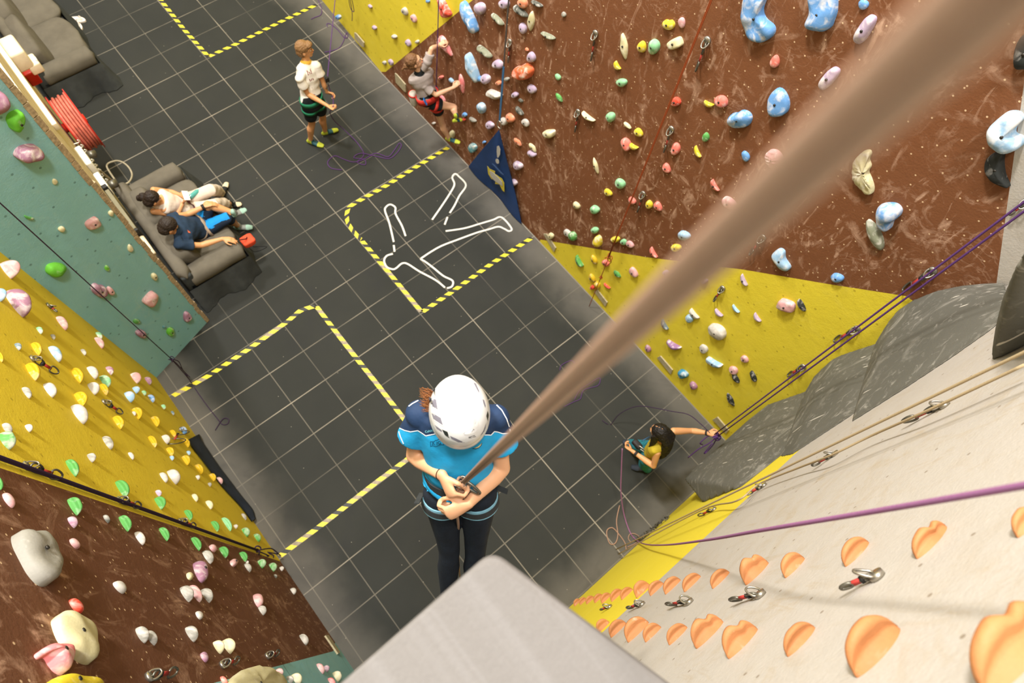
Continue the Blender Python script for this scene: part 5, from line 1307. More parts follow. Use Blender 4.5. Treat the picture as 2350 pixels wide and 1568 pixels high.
surf_line(bs, [(1084, 1030), (1092, 1030.5), (1100, 1027.5), (1104, 1023), (1106.5, 1017)], .6, EYD, 'crest', shirtA, .002)
# hair sticking out at the back of the helmet
HR = hair_mat((104, 62, 34), (168, 106, 56)); hp = []
random.seed(2)
q0 = J['head']-crown*.075-fh*.02
for i in range(170):
    u_ = random.random(); tip = at(968+random.uniform(-6, 14)+u_*4, 890+u_*52+random.uniform(-4, 4), Hc-2.37-random.uniform(0, .05)); m_ = mix3(q0, tip, random.uniform(.5, .75))+Vector([random.uniform(-.016, .016) for _ in range(3)])
    hp.append(tube(spline([mix3(q0, tip, .3), m_, tip+Vector([random.uniform(-.006, .006) for _ in range(3)])], 4), .0011, 3))
mbh = MB(); [mbh.add(x) for x in hp]; adopt(recenter(mbh.build('hair', HR), A.location), A)
# harness
har_b = plain('pale_blue_webbing', (118, 164, 180), .8, .08, 40); har_k = plain('charcoal_webbing', (44, 46, 46), .8, .15, 40)
hn = bpy.data.objects.new('harness', None); C.objects.link(hn); hn.parent = A; hn.location = (0, 0, 0)
def hk(nm, vf, m): o = mkobj(nm, vf[0], vf[1], m, smooth=False); o.data.transform(Matrix.Translation(-A.location)); o.parent = hn; return o
bl_ = bvh_of(legA)
for h_, k_, sg in (('hr', 'kr', -1), ('hl', 'kl', 1)):
    ax_ = (J[k_]-J[h_]).normalized(); cc = mix3(J[h_], J[k_], .13); tl = (ax_ + rh*sg*-.15).normalized()
    hk('leg_loop', wrapbelt(bl_, cc, tl, .055, .006, .3, lim=.086), har_b); hk('leg_strap', wrapbelt(bl_, cc, tl, .030, .010, .3, lim=.086), har_k)
hk('waist_belt', wrapbelt(bl_, mix3(J['pel'], J['neck'], .16), ub, .06, .008, .25), har_k)
buck = at(1012, 1124, Hc-2.86)
hk('buckle', carab(at(1013, 1124, Hc-2.87), DOWN, RIGHT, .042, .032, .0035), DSTEEL); hk('buckle_keeper', rbox(at(998, 1125, Hc-2.88), (.014, .044, .01), .002, 2, (RIGHT, DOWN, FWD)), har_b)
hk('webbing_tail', box_line(at(968, 1132, Hc-2.98), at(956, 1156, Hc-2.90), .022, .004, RIGHT), har_k); hk('webbing_tail', box_line(at(1138, 1118, Hc-2.96), at(1165, 1129, Hc-2.94), .024, .004, DOWN), har_k)
# belay device and carabiners on the rope
dv = at(1062, 1108, Hc-2.66)
bd = empty('belay_device', dv, 'steel rings and locking carabiner joining the pale rope to the climber harness', 'belay device')
kid(bd, 'carabiner', carab(at(1080, 1118, Hc-2.68), (DOWN*.6+RIGHT*.8).normalized(), (RIGHT*.5-DOWN*.3-FWD*.8).normalized(), .085, .05, .0062), DSTEEL); kid(bd, 'carabiner', carab(at(1058, 1106, Hc-2.67), (-DOWN*.8+RIGHT*.5).normalized(), (RIGHT*.7+DOWN*.4).normalized(), .046, .032, .0050), STEEL); kn_ = knot(at(1054, 1109, Hc-2.67), .022, .0055); kid(bd, 'rope_bight', kn_, RTP)
kid(bd, 'ring', carab(at(1062, 1116, Hc-2.71), (DOWN*.5-RIGHT*.5-FWD*.5).normalized(), (RIGHT*.6+DOWN*.6).normalized(), .05, .045, .007), RTP)
# the thick rope that runs up past the lens, and its free end below the hands
d2 = 3.05
Pd = CAM + ray(1063, 1108).normalized()*2.58; Pn = CAM + ray(2130, 120)*.155; dirR = (Pn-Pd)
rp = [Pd.lerp(Pn, t/30) for t in range(31)] + [Pn+dirR*(t/10) for t in (1, 3, 6)]
off_ = FWD.cross(dirR).normalized()*.005
rope([[p+off_ for p in rp], [p-off_ for p in rp]], RTP, 'thick pale doubled rope crossing the picture up to the right corner, out of focus', r=.0054, n=12)
rope([spline([at(1062, 1110, Hc-2.66), at(1052, 1122, Hc-2.69), at(1044, 1138, Hc-2.72), at(1042, 1158, Hc-2.76), at(1046, 1176, Hc-2.80), at(1051, 1195, Hc-2.95), at(1052, 1225, Hc-3.3), at(1051, 1250, Hc-3.9), at(1052, 1275, Hc-4.8), at(1054, 1310, Hc-6.5), at(1056, 1330, .02)], 7)], RTP, 'pale rope end running from the climber hands down between the legs', r=.0058)
# wristbands
ba = bvh_of(bodyA); kid(A, 'wristband', wrapbelt(ba, mix3(J['er'], J['wr'], .93), (J['wr']-J['er']), .003, .002, .06, off=.001), EYD)
def pw(px, py, x):                            # the point seen there at distance x across the room
    d = ray(px, py); return CAM + d*((x-CAM.x)/d.x)
def chklen(n, J):
    print(n, ' '.join('%s-%s %.2f' % (a, b, (J[a]-J[b]).length) for a, b in (('sr', 'sl'), ('sr', 'er'), ('er', 'wr'), ('sl', 'el'), ('el', 'wl'), ('neck', 'pel'), ('head', 'neck'), ('hr', 'kr'), ('kr', 'ar'), ('hl', 'kl'), ('kl', 'al'))))
def neckcap(J, u, k=1.0): return [cap_(J['neck']-UP*.03, .052*k, J['head']-u*.05*k, .048*k)]
def hairb(par, c, f, u, mat, k=1.0, extra=(), fringe=.02):
    f = f.normalized(); u = (u-f*u.dot(f)).normalized(); r = f.cross(u); A_ = (r, f, u); c = Vector(c)
    P = [ellm(c+u*.036*k-f*.022*k, (.084*k, .096*k, .090*k), A_), ellm(c-u*.02*k-f*.045*k, (.080*k, .072*k, .085*k), A_)] + list(extra)
    return blob('hair', P, mat, par, .0065, 2, disp=lambda p: .006*noise.noise(p*55)+.004*noise.noise(p*110))
def seg2(s, e, t0, t1, r0, r1, fl=1.0): return loft([(mix3(s, e, t0), r0, r0*fl), (mix3(s, e, (t0+t1)/2), (r0+r1)/2, (r0+r1)/2*fl), (mix3(s, e, t1), r1, r1*fl)], None, 18, capr=False)
# ================================ the boy who belays
J = Jm(dict(head=(699, 113, 1.63), neck=(702, 142, 1.46), sr=(688, 180, 1.38), sl=(726, 150, 1.40), er=(706, 216, 1.12), wr=(752, 243, 1.02), el=(742, 190, 1.13), wl=(750, 212, .96), pel=(716, 234, .92), hr=(708, 241, .89), hl=(727, 231, .89), kr=(716, 281, .5), kl=(740, 265, .5), ar=(712, 322, .08), al=(746, 301, .08)))
chklen('boy', J)
fw = Vector((.93, -.30, 0)).normalized(); B = person((J['ar']+J['al'])/2*Vector((1, 1, 0)) if False else Vector(((J['ar'].x+J['al'].x)/2, (J['ar'].y+J['al'].y)/2, 0)), 'person standing in white football shirt and dark shorts, belaying the climbing child')
hf = (Vector((.9, -.55, -.05))).normalized(); hu = (UP+hf*.05).normalized()
pr = torso(J, .92) + arm(J['sr'], J['er'], J['wr'], .9) + arm(J['sl'], J['el'], J['wl'], .9) + leg(J['hr'], J['kr'], J['ar'], .95, 1, fw) + leg(J['hl'], J['kl'], J['al'], .95, 1, fw) + neckcap(J, hu) + head_prims(J['head'], hf, hu)
pr += hand(J['wr'], (J['wr']-J['er']).normalized(), Vector((-.2, .6, .5)), -1, (1.2,)*4, .95, .9) + hand(J['wl'], (Vector((.6, -.3, -.4))), Vector((-.3, -.7, -.4)), -1, (1.1,)*4, .95, .8)
body = blob('body', pr, SK2, B, .0065, 3); face_bits(B, J['head'], hf, hu)
HB = hair_mat((104, 74, 44), (146, 110, 70)); hairb(B, J['head'], hf, hu, HB, extra=[ellm(J['head']+hf*.05+hu*.075, (.06, .055, .035), (hf.cross(hu), hf, hu))])
WS = plain('white_shirt', (222, 214, 200), .8, .05, 20); YT = plain('golden_trim', (196, 150, 50), .8, .08, 20); MR = plain('maroon_stripe', (120, 52, 44), .8, .08, 20)
def wcol(p, n):
    t = (p-J['neck']).length
    if t < .070 and n.z > -.2: return 1
    s_ = J['sr'] if (p-J['sr']).length < (p-J['sl']).length else J['sl']; a_ = (s_-J['neck']); u_ = (p-J['neck']).dot(a_.normalized())/a_.length; v_ = (p-J['neck']).dot(fw)
    if n.z > .3 and .45 < u_ < 1.3 and min(abs(v_-x) for x in (-.022, .0, .022)) < .006: return 2
    return 0
sh = torso(J, .92, .014, wd=1.08)
for s_, e_ in (('sr', 'er'), ('sl', 'el')): sh += [cap_(J['neck']-UP*.045, .05, J[s_], .052), ellm(J[s_], (.059, .059, .057)), loft([(mix3(J[s_], J['neck'], .4)-UP*.01, .05, .045), (mix3(J[s_], J[e_], .1), .060, .056), (mix3(J[s_], J[e_], .55), .070, .064)], None, 18, capr=False)]
wr_ = lambda z0: (lambda p: .0045*noise.noise(p*13)+.0022*math.sin(p.z*52+p.y*20))
blob('shirt', sh, None, B, .0065, 4, mats=[WS, YT, MR], cfn=wcol, disp=wr_(0))
DKS = plain('black_shorts', (20, 24, 26), .85, .2, 20, bmp=.2)
sho = torso(J, .95, .012, top=.3, low=-.08, wd=1.06)
for h_, k_ in (('hr', 'kr'), ('hl', 'kl')): sho += [loft([(J[h_], .098, .098), (mix3(J[h_], J[k_], .35), .094, .092), (mix3(J[h_], J[k_], .72), .088, .086)], None, 20, capr=False)]
shb = blob('shorts', sho, DKS, B, .0065, 4, disp=wr_(0)); GW = plain('green_webbing', (30, 110, 76), .8, .1, 30)
bv = bvh_of(shb); kid(B, 'harness_waist', wrapbelt(bv, J['pel']+UP*.05, UP, .07, .01, .3), GW)
for h_, k_ in (('hr', 'kr'), ('hl', 'kl')): kid(B, 'harness_leg_loop', wrapbelt(bv, mix3(J[h_], J[k_], .2), (J[k_]-J[h_]), .05, .009, .2), GW)
SY = plain('lime_shoe', (168, 176, 50), .6, .1, 30); ST = plain('teal_shoe', (34, 76, 84), .6, .1, 30); SKK = plain('black_sole', (26, 28, 28), .7, .1, 30)
shoe(B, J['ar'], at(744, 336, .02), 1.0, SY, ST, SKK); shoe(B, J['al'], at(777, 297, .02), 1.0, SY, ST, SKK)
bdv = at(751, 183, 1.17); bd = empty('belay_device', bdv, 'black belay device on the purple rope before the standing belayer', 'belay device')
kid(bd, 'device', rbox(bdv, (.05, .03, .08), .008), DOGK); kid(bd, 'carabiner', carab(bdv-UP*.07+Vector((-.03, 0, 0)), Vector((.5, 0, .8)).normalized(), Vector((0, 1, 0)), .10, .06, .006), DSTEEL)
rope([[bdv.lerp(pw(770, -10, 1.25), t/12) for t in range(13)] + [pw(770, -10, 1.25)+(pw(770, -10, 1.25)-bdv)*t for t in (.3, .8)],
      spline([bdv, mix3(bdv, J['wl'], .6)+Vector((.03, 0, 0)), J['wl']+Vector((.05, -.02, -.03)), mix3(J['wl'], J['wr'], .5)+Vector((.07, -.03, -.02)), J['wr']+(J['wr']-J['er']).normalized()*.07, at(757, 258, .85), at(768, 278, .45), at(790, 298, .15), at(820, 328, .01), at(835, 355, .008), at(820, 372, .008), at(838, 378, .01), at(836, 366, .015), at(812, 362, .01), at(828, 352, .018), at(860, 358, .01), at(892, 364, .008), at(910, 352, .008), at(921, 335, .008), at(916, 329, .008), at(905, 345, .01), at(890, 360, .018), at(862, 352, .01), at(835, 366, .02), at(812, 372, .008), at(790, 366, .008), at(768, 358, .008), at(752, 372, .008), at(760, 386, .008), at(785, 390, .008)], 6)],
     RP, 'purple rope through the standing belayer hands, heaped on the floor at the feet', r=.0055)
# ================================ the climbing child
J = dict(head=pw(951, 141, 1.02), neck=pw(962, 163, 1.06), sr=pw(972, 196, 1.06), sl=pw(981, 141, 1.16), er=pw(1000, 218, 1.16), wr=pw(1040, 201, 1.38), el=pw(988, 118, 1.28), wl=pw(1003, 109, 1.38), pel=pw(983, 226, 1.12), hr=pw(985, 236, 1.12), hl=pw(998, 232, 1.20), kr=pw(1036, 247, 1.34), kl=pw(1014, 282, 1.30), ar=pw(1044, 266, 1.34), al=pw(1030, 318, 1.36))
J['el'] = pw(990, 112, 1.24); J['wl'] = pw(1008, 104, 1.40); J['kr'] = pw(1042, 246, 1.40); J['ar'] = pw(1046, 266, 1.36)
chklen('child', J)
D = person(J['pel'], 'person climbing in grey shirt and red harness, low on the brown wall')
uu = (J['neck']-J['pel']).normalized(); hf = (Vector((.85, -.42, .35))).normalized(); hu = (UP*1.0-hf*.3).normalized(); fw = Vector((1, -.2, 0)).normalized(); k_c = .84
pr = torso(J, .8) + arm(J['sr'], J['er'], J['wr'], .82) + arm(J['sl'], J['el'], J['wl'], .82) + leg(J['hr'], J['kr'], J['ar'], .84, 1, fw) + leg(J['hl'], J['kl'], J['al'], .84, 1, fw) + [cap_(J['neck']-uu*.03, .045, J['head']-hu*.05, .042)] + head_prims(J['head'], hf, hu, .93)
pr += hand(J['wr'], Vector((.8, -.1, .5)), Vector((.5, .3, -.8)), 1, (.9,)*4, .85, .5) + hand(J['wl'], Vector((.7, -.3, .5)), Vector((.5, .1, -.8)), -1, (.9,)*4, .85, .5)
blob('body', pr, SK3, D, .0065, 3); face_bits(D, J['head'], hf, hu, .93)
HB2 = hair_mat((84, 56, 36), (132, 94, 60)); hairb(D, J['head'], hf, hu, HB2, .93, extra=[ellm(J['head']-hf*.12-hu*.02, (.03, .04, .035)), cap_(J['head']-hf*.13-hu*.02, .022, J['head']-hf*.19-hu*.05, .010)])
GS = plain('grey_shirt', (158, 146, 140), .85, .06, 20); sh = torso(J, .8, .014, low=.08, wd=1.12)
for s_, e_ in (('sr', 'er'), ('sl', 'el')): sh += [cap_(J['neck']-UP*.045, .05, J[s_], .052), ellm(J[s_], (.059, .059, .057)), loft([(mix3(J[s_], J['neck'], .4), .046, .042), (mix3(J[s_], J[e_], .1), .054, .05), (mix3(J[s_], J[e_], .62), .062, .058)], None, 18, capr=False)]
blob('shirt', sh, None, D, .0065, 4, mats=[GS, DKS], cfn=lambda p, n: 1 if (p-J['neck']).length < .075 else 0, disp=wr_(0))
sho = torso(J, .84, .012, top=.3, low=-.06, wd=1.06)
for h_, k_ in (('hr', 'kr'), ('hl', 'kl')): sho += [loft([(J[h_], .085, .085), (mix3(J[h_], J[k_], .48), .078, .078)], None, 20, capr=False)]
shb = blob('shorts', sho, DKS, D, .0065, 4); bv = bvh_of(shb); RW_ = plain('red_webbing', (190, 50, 40), .8, .1, 30)
kid(D, 'harness_waist', wrapbelt(bv, J['pel']+uu*.04, uu, .09, .012, .3), RW_)
for h_, k_ in (('hr', 'kr'), ('hl', 'kl')): kid(D, 'harness_leg_loop', wrapbelt(bv, mix3(J[h_], J[k_], .25), (J[k_]-J[h_]), .04, .009, .2), RW_)
kid(D, 'gear_carabiner', carab(pw(976, 234, 1.0), Vector((.2, -.3, -.9)).normalized(), Vector((.5, .8, 0)).normalized(), .10, .055, .007), plain('blue_carabiner', (40, 120, 196), .3, .05, 30, metal=.4))
shoe(D, J['ar'], pw(1060, 274, 1.46), .85, SY, ST, SKK); shoe(D, J['al'], pw(1057, 328, 1.46), .85, SY, ST, SKK)
cb = pw(949, 226, 1.0); bag = empty('chalk_bag', cb, 'whitish chalk bag hanging behind the climbing child', 'chalk bag')
kid(bag, 'pouch', loft([(cb-UP*.09, .045, .045), (cb, .055, .055), (cb+UP*.07, .058, .058)]), plain('pale_bag_cloth', (178, 172, 160), .85, .12, 20, bmp=.3)); kid(bag, 'rim', ring_around(cb+UP*.08, UP, .056, .02, .006), RW_)
kn = pw(1001, 203, 1.28); tp = pw(1007, -8, 1.30)
rope([[kn.lerp(tp, t/10) for t in range(11)]+[tp+(tp-kn)*.8], spline([kn, kn-UP*.12, J['pel']+uu*.06+fw*.12], 5)], RP, 'purple rope tied to the climbing child harness', r=.0055, knots=[(kn, .028), (kn-UP*.06, .025)])
# ================================ the woman belaying at the grey volumes
J = Jm(dict(head=(1512, 992, 1.50), neck=(1517, 1014, 1.36), sr=(1545, 990, 1.30), sl=(1508, 1038, 1.30), er=(1588, 989, 1.20), wr=(1624, 994, 1.32), el=(1500, 1070, 1.07), wl=(1450, 1035, 1.05), pel=(1494, 1040, .88), hr=(1494, 1030, .86), hl=(1487, 1052, .86), kr=(1460, 1022, .46), kl=(1478, 1066, .46), ar=(1445, 1018, .08), al=(1488, 1077, .08)))
chklen('woman', J)
fw = Vector((-.12, .99, 0)).normalized(); E1 = person(Vector((J['pel'].x, J['pel'].y, 0)), 'person with long black hair in yellow top, reaching for the knotted purple rope')
hf = Vector((-.25, .9, -.35)).normalized(); hu = (UP+hf*.35).normalized()
pr = torso(J, .88) + arm(J['sr'], J['er'], J['wr'], .88) + arm(J['sl'], J['el'], J['wl'], .88) + leg(J['hr'], J['kr'], J['ar'], .9, 1, fw) + leg(J['hl'], J['kl'], J['al'], .9, 1, fw) + neckcap(J, hu, .9) + head_prims(J['head'], hf, hu, .97)
pr += hand(J['wr'], (J['wr']-J['er']).normalized(), Vector((0, .3, -.9)), 1, (.8,)*4, .92, .5) + hand(J['wl'], (J['wl']-J['el']).normalized(), Vector((.6, .2, .5)), 1, (1.1,)*4, .92, .7)
bo = blob('body', pr, SK2, E1, .0065, 3); face_bits(E1, J['head'], hf, hu)
YTOP = plain('mustard_top', (168, 146, 34), .8, .08, 20); TL = plain('teal_trousers', (38, 116, 128), .85, .1, 20, bmp=.2)
blob('tank_top', torso(J, .88, .010, top=.86, low=.1, wd=1.05)+[cap_(mix3(J['sr'], J['neck'], .5)+fw*.02, .03, mix3(J['sr'], J['pel'], .35), .04), cap_(mix3(J['sl'], J['neck'], .5)+fw*.02, .03, mix3(J['sl'], J['pel'], .35), .04)], YTOP, E1, .0065, 4, disp=wr_(0))
tr = torso(J, .9, .01, top=.3, low=-.07, wd=1.05)
for h_, k_, a_ in (('hr', 'kr', 'ar'), ('hl', 'kl', 'al')): tr += [loft([(J[h_], .095, .095), (mix3(J[h_], J[k_], .6), .075, .075), (J[k_], .066, .066), (mix3(J[k_], J[a_], .8), .058, .058)], None, 18, capr=False)]
blob('trousers', tr, TL, E1, .0065, 4, disp=wr_(0)); shoe(E1, J['ar'], at(1430, 1012, .02), 1, DN, SKK, SKK); shoe(E1, J['al'], at(1447, 1072, .02), 1, DN, SKK, SKK)
BH = hair_mat((14, 11, 9), (30, 24, 18)); c = J['head']; hr_ = hf.cross(hu); bk = -fw
hx = [loft([(c+hu*.02-hf*.06, .086, .07), (c-hf*.12-hu*.06, .092, .05), (c+bk*.15-UP*.18+hr_*.03, .115, .05), (c+bk*.20-UP*.34+hr_*.05, .12, .045), (c+bk*.20-UP*.50+hr_*.06, .10, .04), (c+bk*.19-UP*.62+hr_*.06, .06, .03)], hr_)]
for sg in (-1, 1): hx.append(loft([(c+hr_*sg*.075+hu*.01, .02, .045), (c+hr_*sg*.092-UP*.12-hf*.02, .02, .035), (c+hr_*sg*.11-UP*.24-hf*.03, .012, .02)]))
hairb(E1, c, hf, hu, BH, 1.0, extra=hx)
kid(E1, 'hair_parting', loft([(c+hu*.123-hf*.05, .003, .003), (c+hu*.122-hf*.01, .004, .004), (c+hu*.112+hf*.03, .003, .003)]), SK2)
bv = bvh_of(bo); kid(E1, 'watch', wrapbelt(bv, mix3(J['el'], J['wl'], .82), J['wl']-J['el'], .028, .008, .08), DOGK); kid(E1, 'wristband', wrapbelt(bv, mix3(J['er'], J['wr'], .95), J['wr']-J['er'], .02, .006, .08), DOGK)
gb_ = at(1462, 1020, 1.0); g = empty('belay_device', gb_, 'dark belay device and gear at the waist of the long haired belayer', 'belay device')
kid(g, 'device', rbox(gb_, (.07, .12, .07), .02), DOGK); kid(g, 'carabiner', carab(gb_+Vector((.0, -.08, .02)), Vector((.2, -.9, 0)).normalized(), Vector((0, .1, 1)), .11, .06, .007), STEEL); kid(g, 'sling', box_line(at(1474, 1012, 1.02), at(1490, 1003, 1.0), .02, .01, UP), STB)
# ================================ the woman on the sofa
J = Jm(dict(head=(350, 457, 1.04), neck=(364, 460, .92), sr=(352, 485, .85), sl=(352, 436, .86), er=(405, 494, .68), wr=(420, 466, .72), el=(390, 440, .70), wl=(413, 447, .74), pel=(425, 474, .54), hr=(430, 486, .54), hl=(428, 461, .54), kr=(492, 470, .58), kl=(484, 436, .62), ar=(528, 467, .11), al=(508, 440, .11)))
chklen('sofawoman', J)
fw = Vector((.95, .05, .3)).normalized(); S1 = person(J['pel'], 'person in white top and pale trousers lounging on the sofa, looking at a phone')
hf = Vector((.82, .05, -.57)).normalized(); hu = Vector((.57, 0, .82)).normalized()
pr = torso(J, .86) + arm(J['sr'], J['er'], J['wr'], .86) + arm(J['sl'], J['el'], J['wl'], .86) + leg(J['hr'], J['kr'], J['ar'], .9, 1, None) + leg(J['hl'], J['kl'], J['al'], .9, 1, None) + [cap_(J['neck']-UP*.02, .045, J['head']-hu*.04, .045)] + head_prims(J['head'], hf, hu, .96)
pr += hand(J['wr'], (at(428, 458, .76)-J['wr']), Vector((-.2, .5, .6)), 1, (.8,)*4, .88, .5) + hand(J['wl'], (at(424, 450, .76)-J['wl']), Vector((-.1, -.5, .6)), -1, (.8,)*4, .88, .5)
blob('body', pr, SK2, S1, .0065, 3); face_bits(S1, J['head'], hf, hu, .96)
DHR = hair_mat((24, 18, 14), (52, 38, 28)); hb = J['head']-hf*.09+hu*.05; hairb(S1, J['head'], hf, hu, DHR, .96, extra=[ellm(at(328, 452, 1.02), (.05, .055, .05)), ellm(at(320, 455, 1.0), (.04, .035, .045))])
PT = plain('off_white_top', (218, 204, 190), .85, .04, 20); PTR = plain('pale_trousers', (206, 190, 172), .85, .06, 14, bmp=.2)
tt = torso(J, .86, .010, top=.84, low=.05, wd=1.05); blob('tank_top', tt+[cap_(mix3(J['sr'], J['neck'], .45), .03, mix3(J['sr'], J['pel'], .3), .04), cap_(mix3(J['sl'], J['neck'], .45), .03, mix3(J['sl'], J['pel'], .3), .04)], PT, S1, .0065, 4, disp=wr_(0))
tr = torso(J, .9, .012, top=.3, low=-.07, wd=1.1)
for h_, k_, a_ in (('hr', 'kr', 'ar'), ('hl', 'kl', 'al')): tr += [loft([(J[h_], .10, .095), (mix3(J[h_], J[k_], .6), .088, .085), (J[k_], .080, .080), (mix3(J[k_], J[a_], .35), .084, .08), (mix3(J[k_], J[a_], .62), .085, .08)], None, 18, capr=False)]
tb_ = blob('trousers', tr, PTR, S1, .0065, 4, disp=wr_(0)); PW = plain('plum_webbing', (92, 46, 56), .8, .1, 30)
bv = bvh_of(tb_); kid(S1, 'harness_waist', wrapbelt(bv, mix3(J['pel'], J['neck'], .12), (J['neck']-J['pel']), .045, .008, .3), PW)
BGE = plain('cream_shoe', (208, 190, 156), .6, .08, 30); GRS = plain('grey_shoe', (120, 122, 116), .6, .1, 30)
shoe(S1, J['ar'], at(555, 468, .03), 1, BGE, SKK, SKK); shoe(S1, J['al'], at(521, 418, .03), 1, BGE, SKK, SKK)
pc_ = at(427, 449, .83); ph = empty('mobile_phone', pc_, 'pale mobile phone held by the lounging woman in white', 'phone'); pax = (Vector((.25, .97, 0)).normalized(), Vector((.80, -.2, -.5)).normalized()); pz = pax[0].cross(pax[1]).normalized()
kid(ph, 'case', rbox(pc_, (.15, .075, .009), .004, 2, (pax[0], pz.cross(pax[0]), pz)), WHT); kid(ph, 'screen', boxm(pc_+pz*.0055, (.135, .066, .001), (pax[0], pz.cross(pax[0]), pz)), plain('blue_white_screen', (180, 190, 226), .2, .05, 60), False)
tc = at(446, 445, .66); bt = empty('drink_bottle', tc, 'teal see-through bottle lying on the lounging woman lap', 'bottle'); bdx = Vector((.97, .2, 0)).normalized()
kid(bt, 'body', loft([(tc-bdx*.07, .03, .03), (tc+bdx*.05, .03, .03), (tc+bdx*.075, .014, .014)]), plain('teal_plastic', (74, 152, 142), .15, .15, 20, spec=.6)); kid(bt, 'cap', loft([(tc+bdx*.09, .016, .016), (tc+bdx*.108, .016, .016)]), plain('pale_teal_cap', (150, 196, 196), .4, .05, 20))
# ================================ the man on the sofa
J = Jm(dict(head=(388, 520, 1.06), neck=(404, 528, .94), sr=(410, 562, .86), sl=(392, 500, .88), er=(462, 563, .72), wr=(512, 548, .70), el=(430, 492, .76), wl=(470, 474, .76), pel=(462, 520, .52), hr=(466, 532, .52), hl=(462, 508, .52), kr=(522, 500, .58), kl=(470, 468, .66), ar=(545, 518, .11), al=(535, 483, .42)))
J['hl'] = at(468, 506, .52); J['kl'] = at(476, 470, .72); J['al'] = at(535, 488, .58)
chklen('man', J)
fw = Vector((.95, .1, .3)).normalized(); S2 = person(J['pel'], 'person in navy shirt and bright blue trousers, ankle crossed on the knee, on the sofa')
hf = Vector((.80, -.1, -.6)).normalized(); hu = Vector((.6, 0, .80)).normalized()
pr = torso(J, 1.0) + arm(J['sr'], J['er'], J['wr'], 1.0) + arm(J['sl'], J['el'], J['wl'], 1.0) + leg(J['hr'], J['kr'], J['ar'], 1.0, 1, None) + leg(J['hl'], J['kl'], J['al'], 1.0, 1, None) + [cap_(J['neck']-UP*.02, .052, J['head']-hu*.04, .05)] + head_prims(J['head'], hf, hu, 1.02)
pr += hand(J['wr'], (at(545, 552, .66)-J['wr']), Vector((0, 0, -1)), -1, (.35, .3, .3, .4), 1.0, .1) + hand(J['wl'], (at(492, 466, .76)-J['wl']), Vector((.3, -.3, -1)), 1, (.5,)*4, 1.0, .2)
bo = blob('body', pr, SK2, S2, .0065, 3); face_bits(S2, J['head'], hf, hu, 1.02); hairb(S2, J['head'], hf, hu, hair_mat((26, 21, 17), (60, 48, 38)), 1.08)
NVT = plain('navy_tshirt', (32, 50, 70), .85, .12, 14, bmp=.2); sh = torso(J, 1.0, .014, low=.1, wd=1.06)
for s_, e_ in (('sr', 'er'), ('sl', 'el')): sh += [cap_(J['neck']-UP*.045, .05, J[s_], .052), ellm(J[s_], (.059, .059, .057)), loft([(mix3(J[s_], J['neck'], .4), .056, .05), (mix3(J[s_], J[e_], .1), .066, .06), (mix3(J[s_], J[e_], .62 if s_ == 'sr' else .35), .074, .068)], None, 18, capr=False)]
shs = blob('shirt', sh, NVT, S2, .0065, 4, disp=wr_(0)); surf_patch(bvh_of(shs), [(430, 528), (436, 532), (437, 535), (432, 534)], plain('orange_print', (196, 96, 60), .7, .1, 30), 'chest_print', shs, off=.003)
BT = plain('bright_blue_trousers', (14, 128, 196), .8, .08, 14, bmp=.2); NVP = plain('navy_panel', (20, 34, 52), .85, .1, 14)
def tcol(p, n):
    q = proj(p); return 1 if (p-J['kr']).dot((J['kr']-J['hr']).normalized()) > .03 or n.y < -.62 or (p-J['kl']).length < .10 else 0
tr = torso(J, 1.0, .012, top=.3, low=-.07, wd=1.05) + [loft([(J['hr'], .11, .105), (mix3(J['hr'], J['kr'], .6), .092, .09), (J['kr'], .075, .075), (mix3(J['kr'], J['ar'], .25), .07, .07)], None, 18, capr=False), loft([(J['hl'], .105, .10), (mix3(J['hl'], J['kl'], .45), .095, .09), (mix3(J['hl'], J['kl'], .8), .085, .08)], None, 18, capr=False)]
tb_ = blob('trousers', tr, None, S2, .0065, 4, mats=[BT, NVP], cfn=tcol, disp=wr_(0)); TWb = plain('beige_webbing', (150, 130, 108), .8, .1, 30)
bv = bvh_of(tb_); kid(S2, 'harness_waist', wrapbelt(bvh_of(shs), mix3(J['pel'], J['neck'], .16), (J['neck']-J['pel']), .045, .008, .3), TWb); kid(S2, 'harness_leg_loop', wrapbelt(bv, mix3(J['hr'], J['kr'], .22), (J['kr']-J['hr']), .035, .008, .2), TWb); kid(S2, 'harness_leg_loop', wrapbelt(bv, mix3(J['hl'], J['kl'], .22), (J['kl']-J['hl']), .035, .008, .2), TWb)
kid(S2, 'watch', wrapbelt(bvh_of(bo), mix3(J['el'], J['wl'], .90), J['wl']-J['el'], .035, .01, .08), DOGK)
MT = plain('mint_shoe', (140, 172, 156), .6, .08, 30); shoe(S2, J['ar'], at(581, 522, .03), 1.05, MT, GRS, SKK); shoe(S2, J['al'], at(566, 480, .50), 1.05, MT, GRS, SKK)
rb = at(569, 553, .50); rbg = empty('chalk_bag', rb, 'red pouch with a black strap held over the sofa arm', 'pouch'); RB = plain('red_orange_cloth', (214, 74, 44), .8, .1, 16, bmp=.2)
kid(rbg, 'pouch', cushion(rb, (.17, .15, .10), seed=3), RB); kid(rbg, 'strap', tube(spline([at(548, 551, .66), at(555, 550, .62), rb+UP*.06, rb+Vector((.03, .06, .03)), at(572, 540, .5)], 5), .008, 6), DOGK)
o = mkobj('cord_loop', *tube(spline([at(562, 566, .2), at(575, 572, .05), at(585, 577, .01), at(600, 573, .008), at(612, 566, .008), at(604, 565, .008), at(580, 566, .01)], 6), .004, 6), DOGK); recenter(o, at(585, 572, 0)); tag(o, 'thin black cord trailing on the floor by the sofa arm', 'cord')
